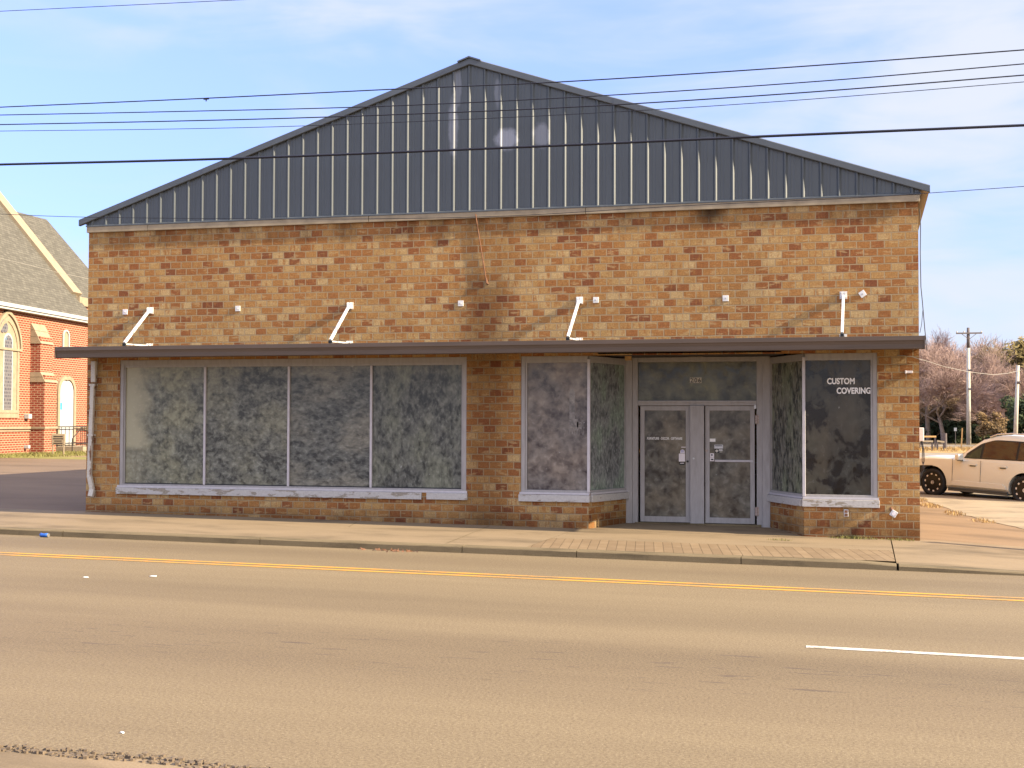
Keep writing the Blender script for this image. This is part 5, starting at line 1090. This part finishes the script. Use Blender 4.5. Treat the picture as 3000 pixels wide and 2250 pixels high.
# ------------------------------------------------------------------ litter, weeds, fallen leaves
p = PG(187, 1566, -.10); p.z = road_z(p.x, 0); p.y = -4.12; e = empty('drink_can', (p.x, p.y, p.z), 'crushed blue drink can lying in the gutter', 'can')
M['can_blue'] = m_plain('blue_can_print', (.03, .13, .46), .3, .25, 20, .5, .3)
b = MB(); b.tube([p + Vector((-.085, .01, .035)), p + Vector((-.075, .009, .036)), p + Vector((-.02, 0, .031)), p + Vector((.02, 0, .034)), p + Vector((.07, -.01, .036))], [.026, .034, .029, .034, .034], 14); b.build('can_body', M['can_blue'], e, smooth=True); b = MB(); b.disc(p + Vector((.075, -.0105, .036)), (1, -.1, 0), .031, .012, 14); b.build('lid', M['chrome'], e)
def blades(name, cx, cy, rx, ry, n, h, m, lab, cat, zf, kind=None, seed=1, group=None):
    rnd = random.Random(seed); b = MB()
    for i in range(n):
        a = rnd.uniform(0, 6.283); r = rnd.random() ** .6; x, y = cx + math.cos(a) * r * rx, cy + math.sin(a) * r * ry; z = zf(x, y) - .005; hh = h * rnd.uniform(.4, 1.2) * (1.15 - r * .6); t = rnd.uniform(0, 6.283); w = h * .07
        l = Vector((math.cos(t), math.sin(t), 0)); s = Vector((-l.y, l.x, 0)) * w; o = Vector((x, y, z)); k = rnd.uniform(.15, .8)
        m1 = o + l * hh * k * .4 + Vector((0, 0, hh * .6)); b.poly([o - s, o + s, m1 + s * .7, m1 - s * .7]); b.poly([m1 - s * .7, m1 + s * .7, o + l * hh * k + Vector((0, 0, hh))])
    o = b.build(name, m); tag(o, lab, cat, group, kind); return o
blades('weed_tuft', 14.72, -.12, .42, .10, 260, .075, M['green_blade'], 'green weeds sprouting at the foot of the right hand pier', 'weeds', walk_z, None, 2)
blades('weed_tuft', 15.45, -.12, .30, .08, 130, .06, M['green_blade'], 'smaller green weed tuft close to the shop corner', 'weeds', walk_z, None, 3)
blades('weed_tuft', 13.55, -.95, .22, .10, 90, .05, M['green_blade'], 'low weed tuft in the pavement before the right splayed bay', 'weeds', walk_z, None, 4)
for k, (x, y, rx, ry, n) in enumerate(((16.25, 12.6, .35, 1.0, 420), (16.45, 10.2, .4, .9, 420), (16.85, 7.9, .35, .8, 320), (17.3, 6.0, .4, .5, 240), (16.1, 14.3, .25, .8, 260))):
    blades('dry_grass_tuft', x, y, rx * .7, ry, n // 2, .085, M['dry'], ('dry grass tuft in the slab edge, %s' % ('second from the car wheel', 'third from the car wheel', 'fourth from the car wheel', 'nearest the pavement', 'beside the front wheel of the car')[k]), 'dry grass', lambda a, c: H(a, c), None, 30 + k, 'dry grass tufts along the slab edge')
o = blades('far_dry_grass', 22, 76, 12, 7, 6000, .24, M['dry'], 'dry straw coloured grass beyond the right hand lot', 'dry grass', H, 'stuff', 50)
o = blades('church_grass', -20.6, 30.5, 2.1, 6.5, 5000, .16, M['green_blade'], 'patchy green grass at the foot of the church wall', 'grass', H, 'stuff', 51)
rnd = random.Random(4); b = MB(); c = PG(1158, 1611, -.1); 
for i in range(46):
    x, y = c.x + rnd.gauss(0, .22), -4.03 - abs(rnd.gauss(0, .07)); z = road_z(x, 0) + rnd.uniform(.004, .02); a = Vector((rnd.gauss(0, 1), rnd.gauss(0, 1), rnd.gauss(0, .5))).normalized() * rnd.uniform(.02, .05); d = a.orthogonal().normalized() * .016
    b.poly([Vector((x, y, z)) - a, Vector((x, y, z)) + d, Vector((x, y, z)) + a, Vector((x, y, z)) - d])
o = b.build('fallen_leaves', M['dark_brown']); tag(o, 'small heap of dry brown leaves against the far kerb', 'leaves', kind='stuff')
for k, (px, py, w, lab) in enumerate(((450, 1689, .07, 'torn white paper scrap on the road nearest the yellow lines'), (252, 1692, .05, 'tiny white paper scrap on the road to its left'), (358, 2148, .018, 'small pale pebble on the near lane'))):
    q = PG(px, py, -.1); z = road_z(q.x, 0) + .006; b = MB(); pts = [(q.x + w * math.cos(t * .9) * random.uniform(.5, 1.1), q.y + w * .8 * math.sin(t * .9) * random.uniform(.5, 1.1), z + .004 * (t % 2)) for t in range(7)]
    b.poly(pts); b.poly([(x, y, zz - .005) for x, y, zz in pts][::-1]); tag(b.build('paper_scrap' if k < 2 else 'pebble', M['letter_white']), lab, 'litter', 'bits of litter on the road' if k < 2 else None)

# far belt of bare woods closing the view
rnd = random.Random(77); b = MB()
for i in range(15000):
    x = rnd.uniform(-190, 200); top = 6.5 + 2.2 * math.sin(x * .071) + 1.4 * math.sin(x * .23 + 1) + .8 * math.sin(x * .61); z = -.1 + top * rnd.random() ** .8; y = 176 + rnd.uniform(-4, 8) + .0016 * x * x
    a = Vector((rnd.gauss(0, .5), rnd.gauss(0, .3), rnd.gauss(0, .8))).normalized() * rnd.uniform(.35, .95); d = a.cross(Vector((0, 1, 0))).normalized() * rnd.uniform(.04, .13); p = Vector((x, y, z))
    b.poly([p - a, p + d, p + a, p - d])
for i in range(420):
    x = rnd.uniform(-190, 200); b.tube([(x, 177 + .0016 * x * x, -.2), (x + rnd.uniform(-.6, .6), 177 + .0016 * x * x, rnd.uniform(3, 6))], [.16, .06], 4, caps=False)
tag(b.build('far_woods', M['twig']), 'grey brown belt of far bare woods along the horizon', 'woods', kind='stuff')
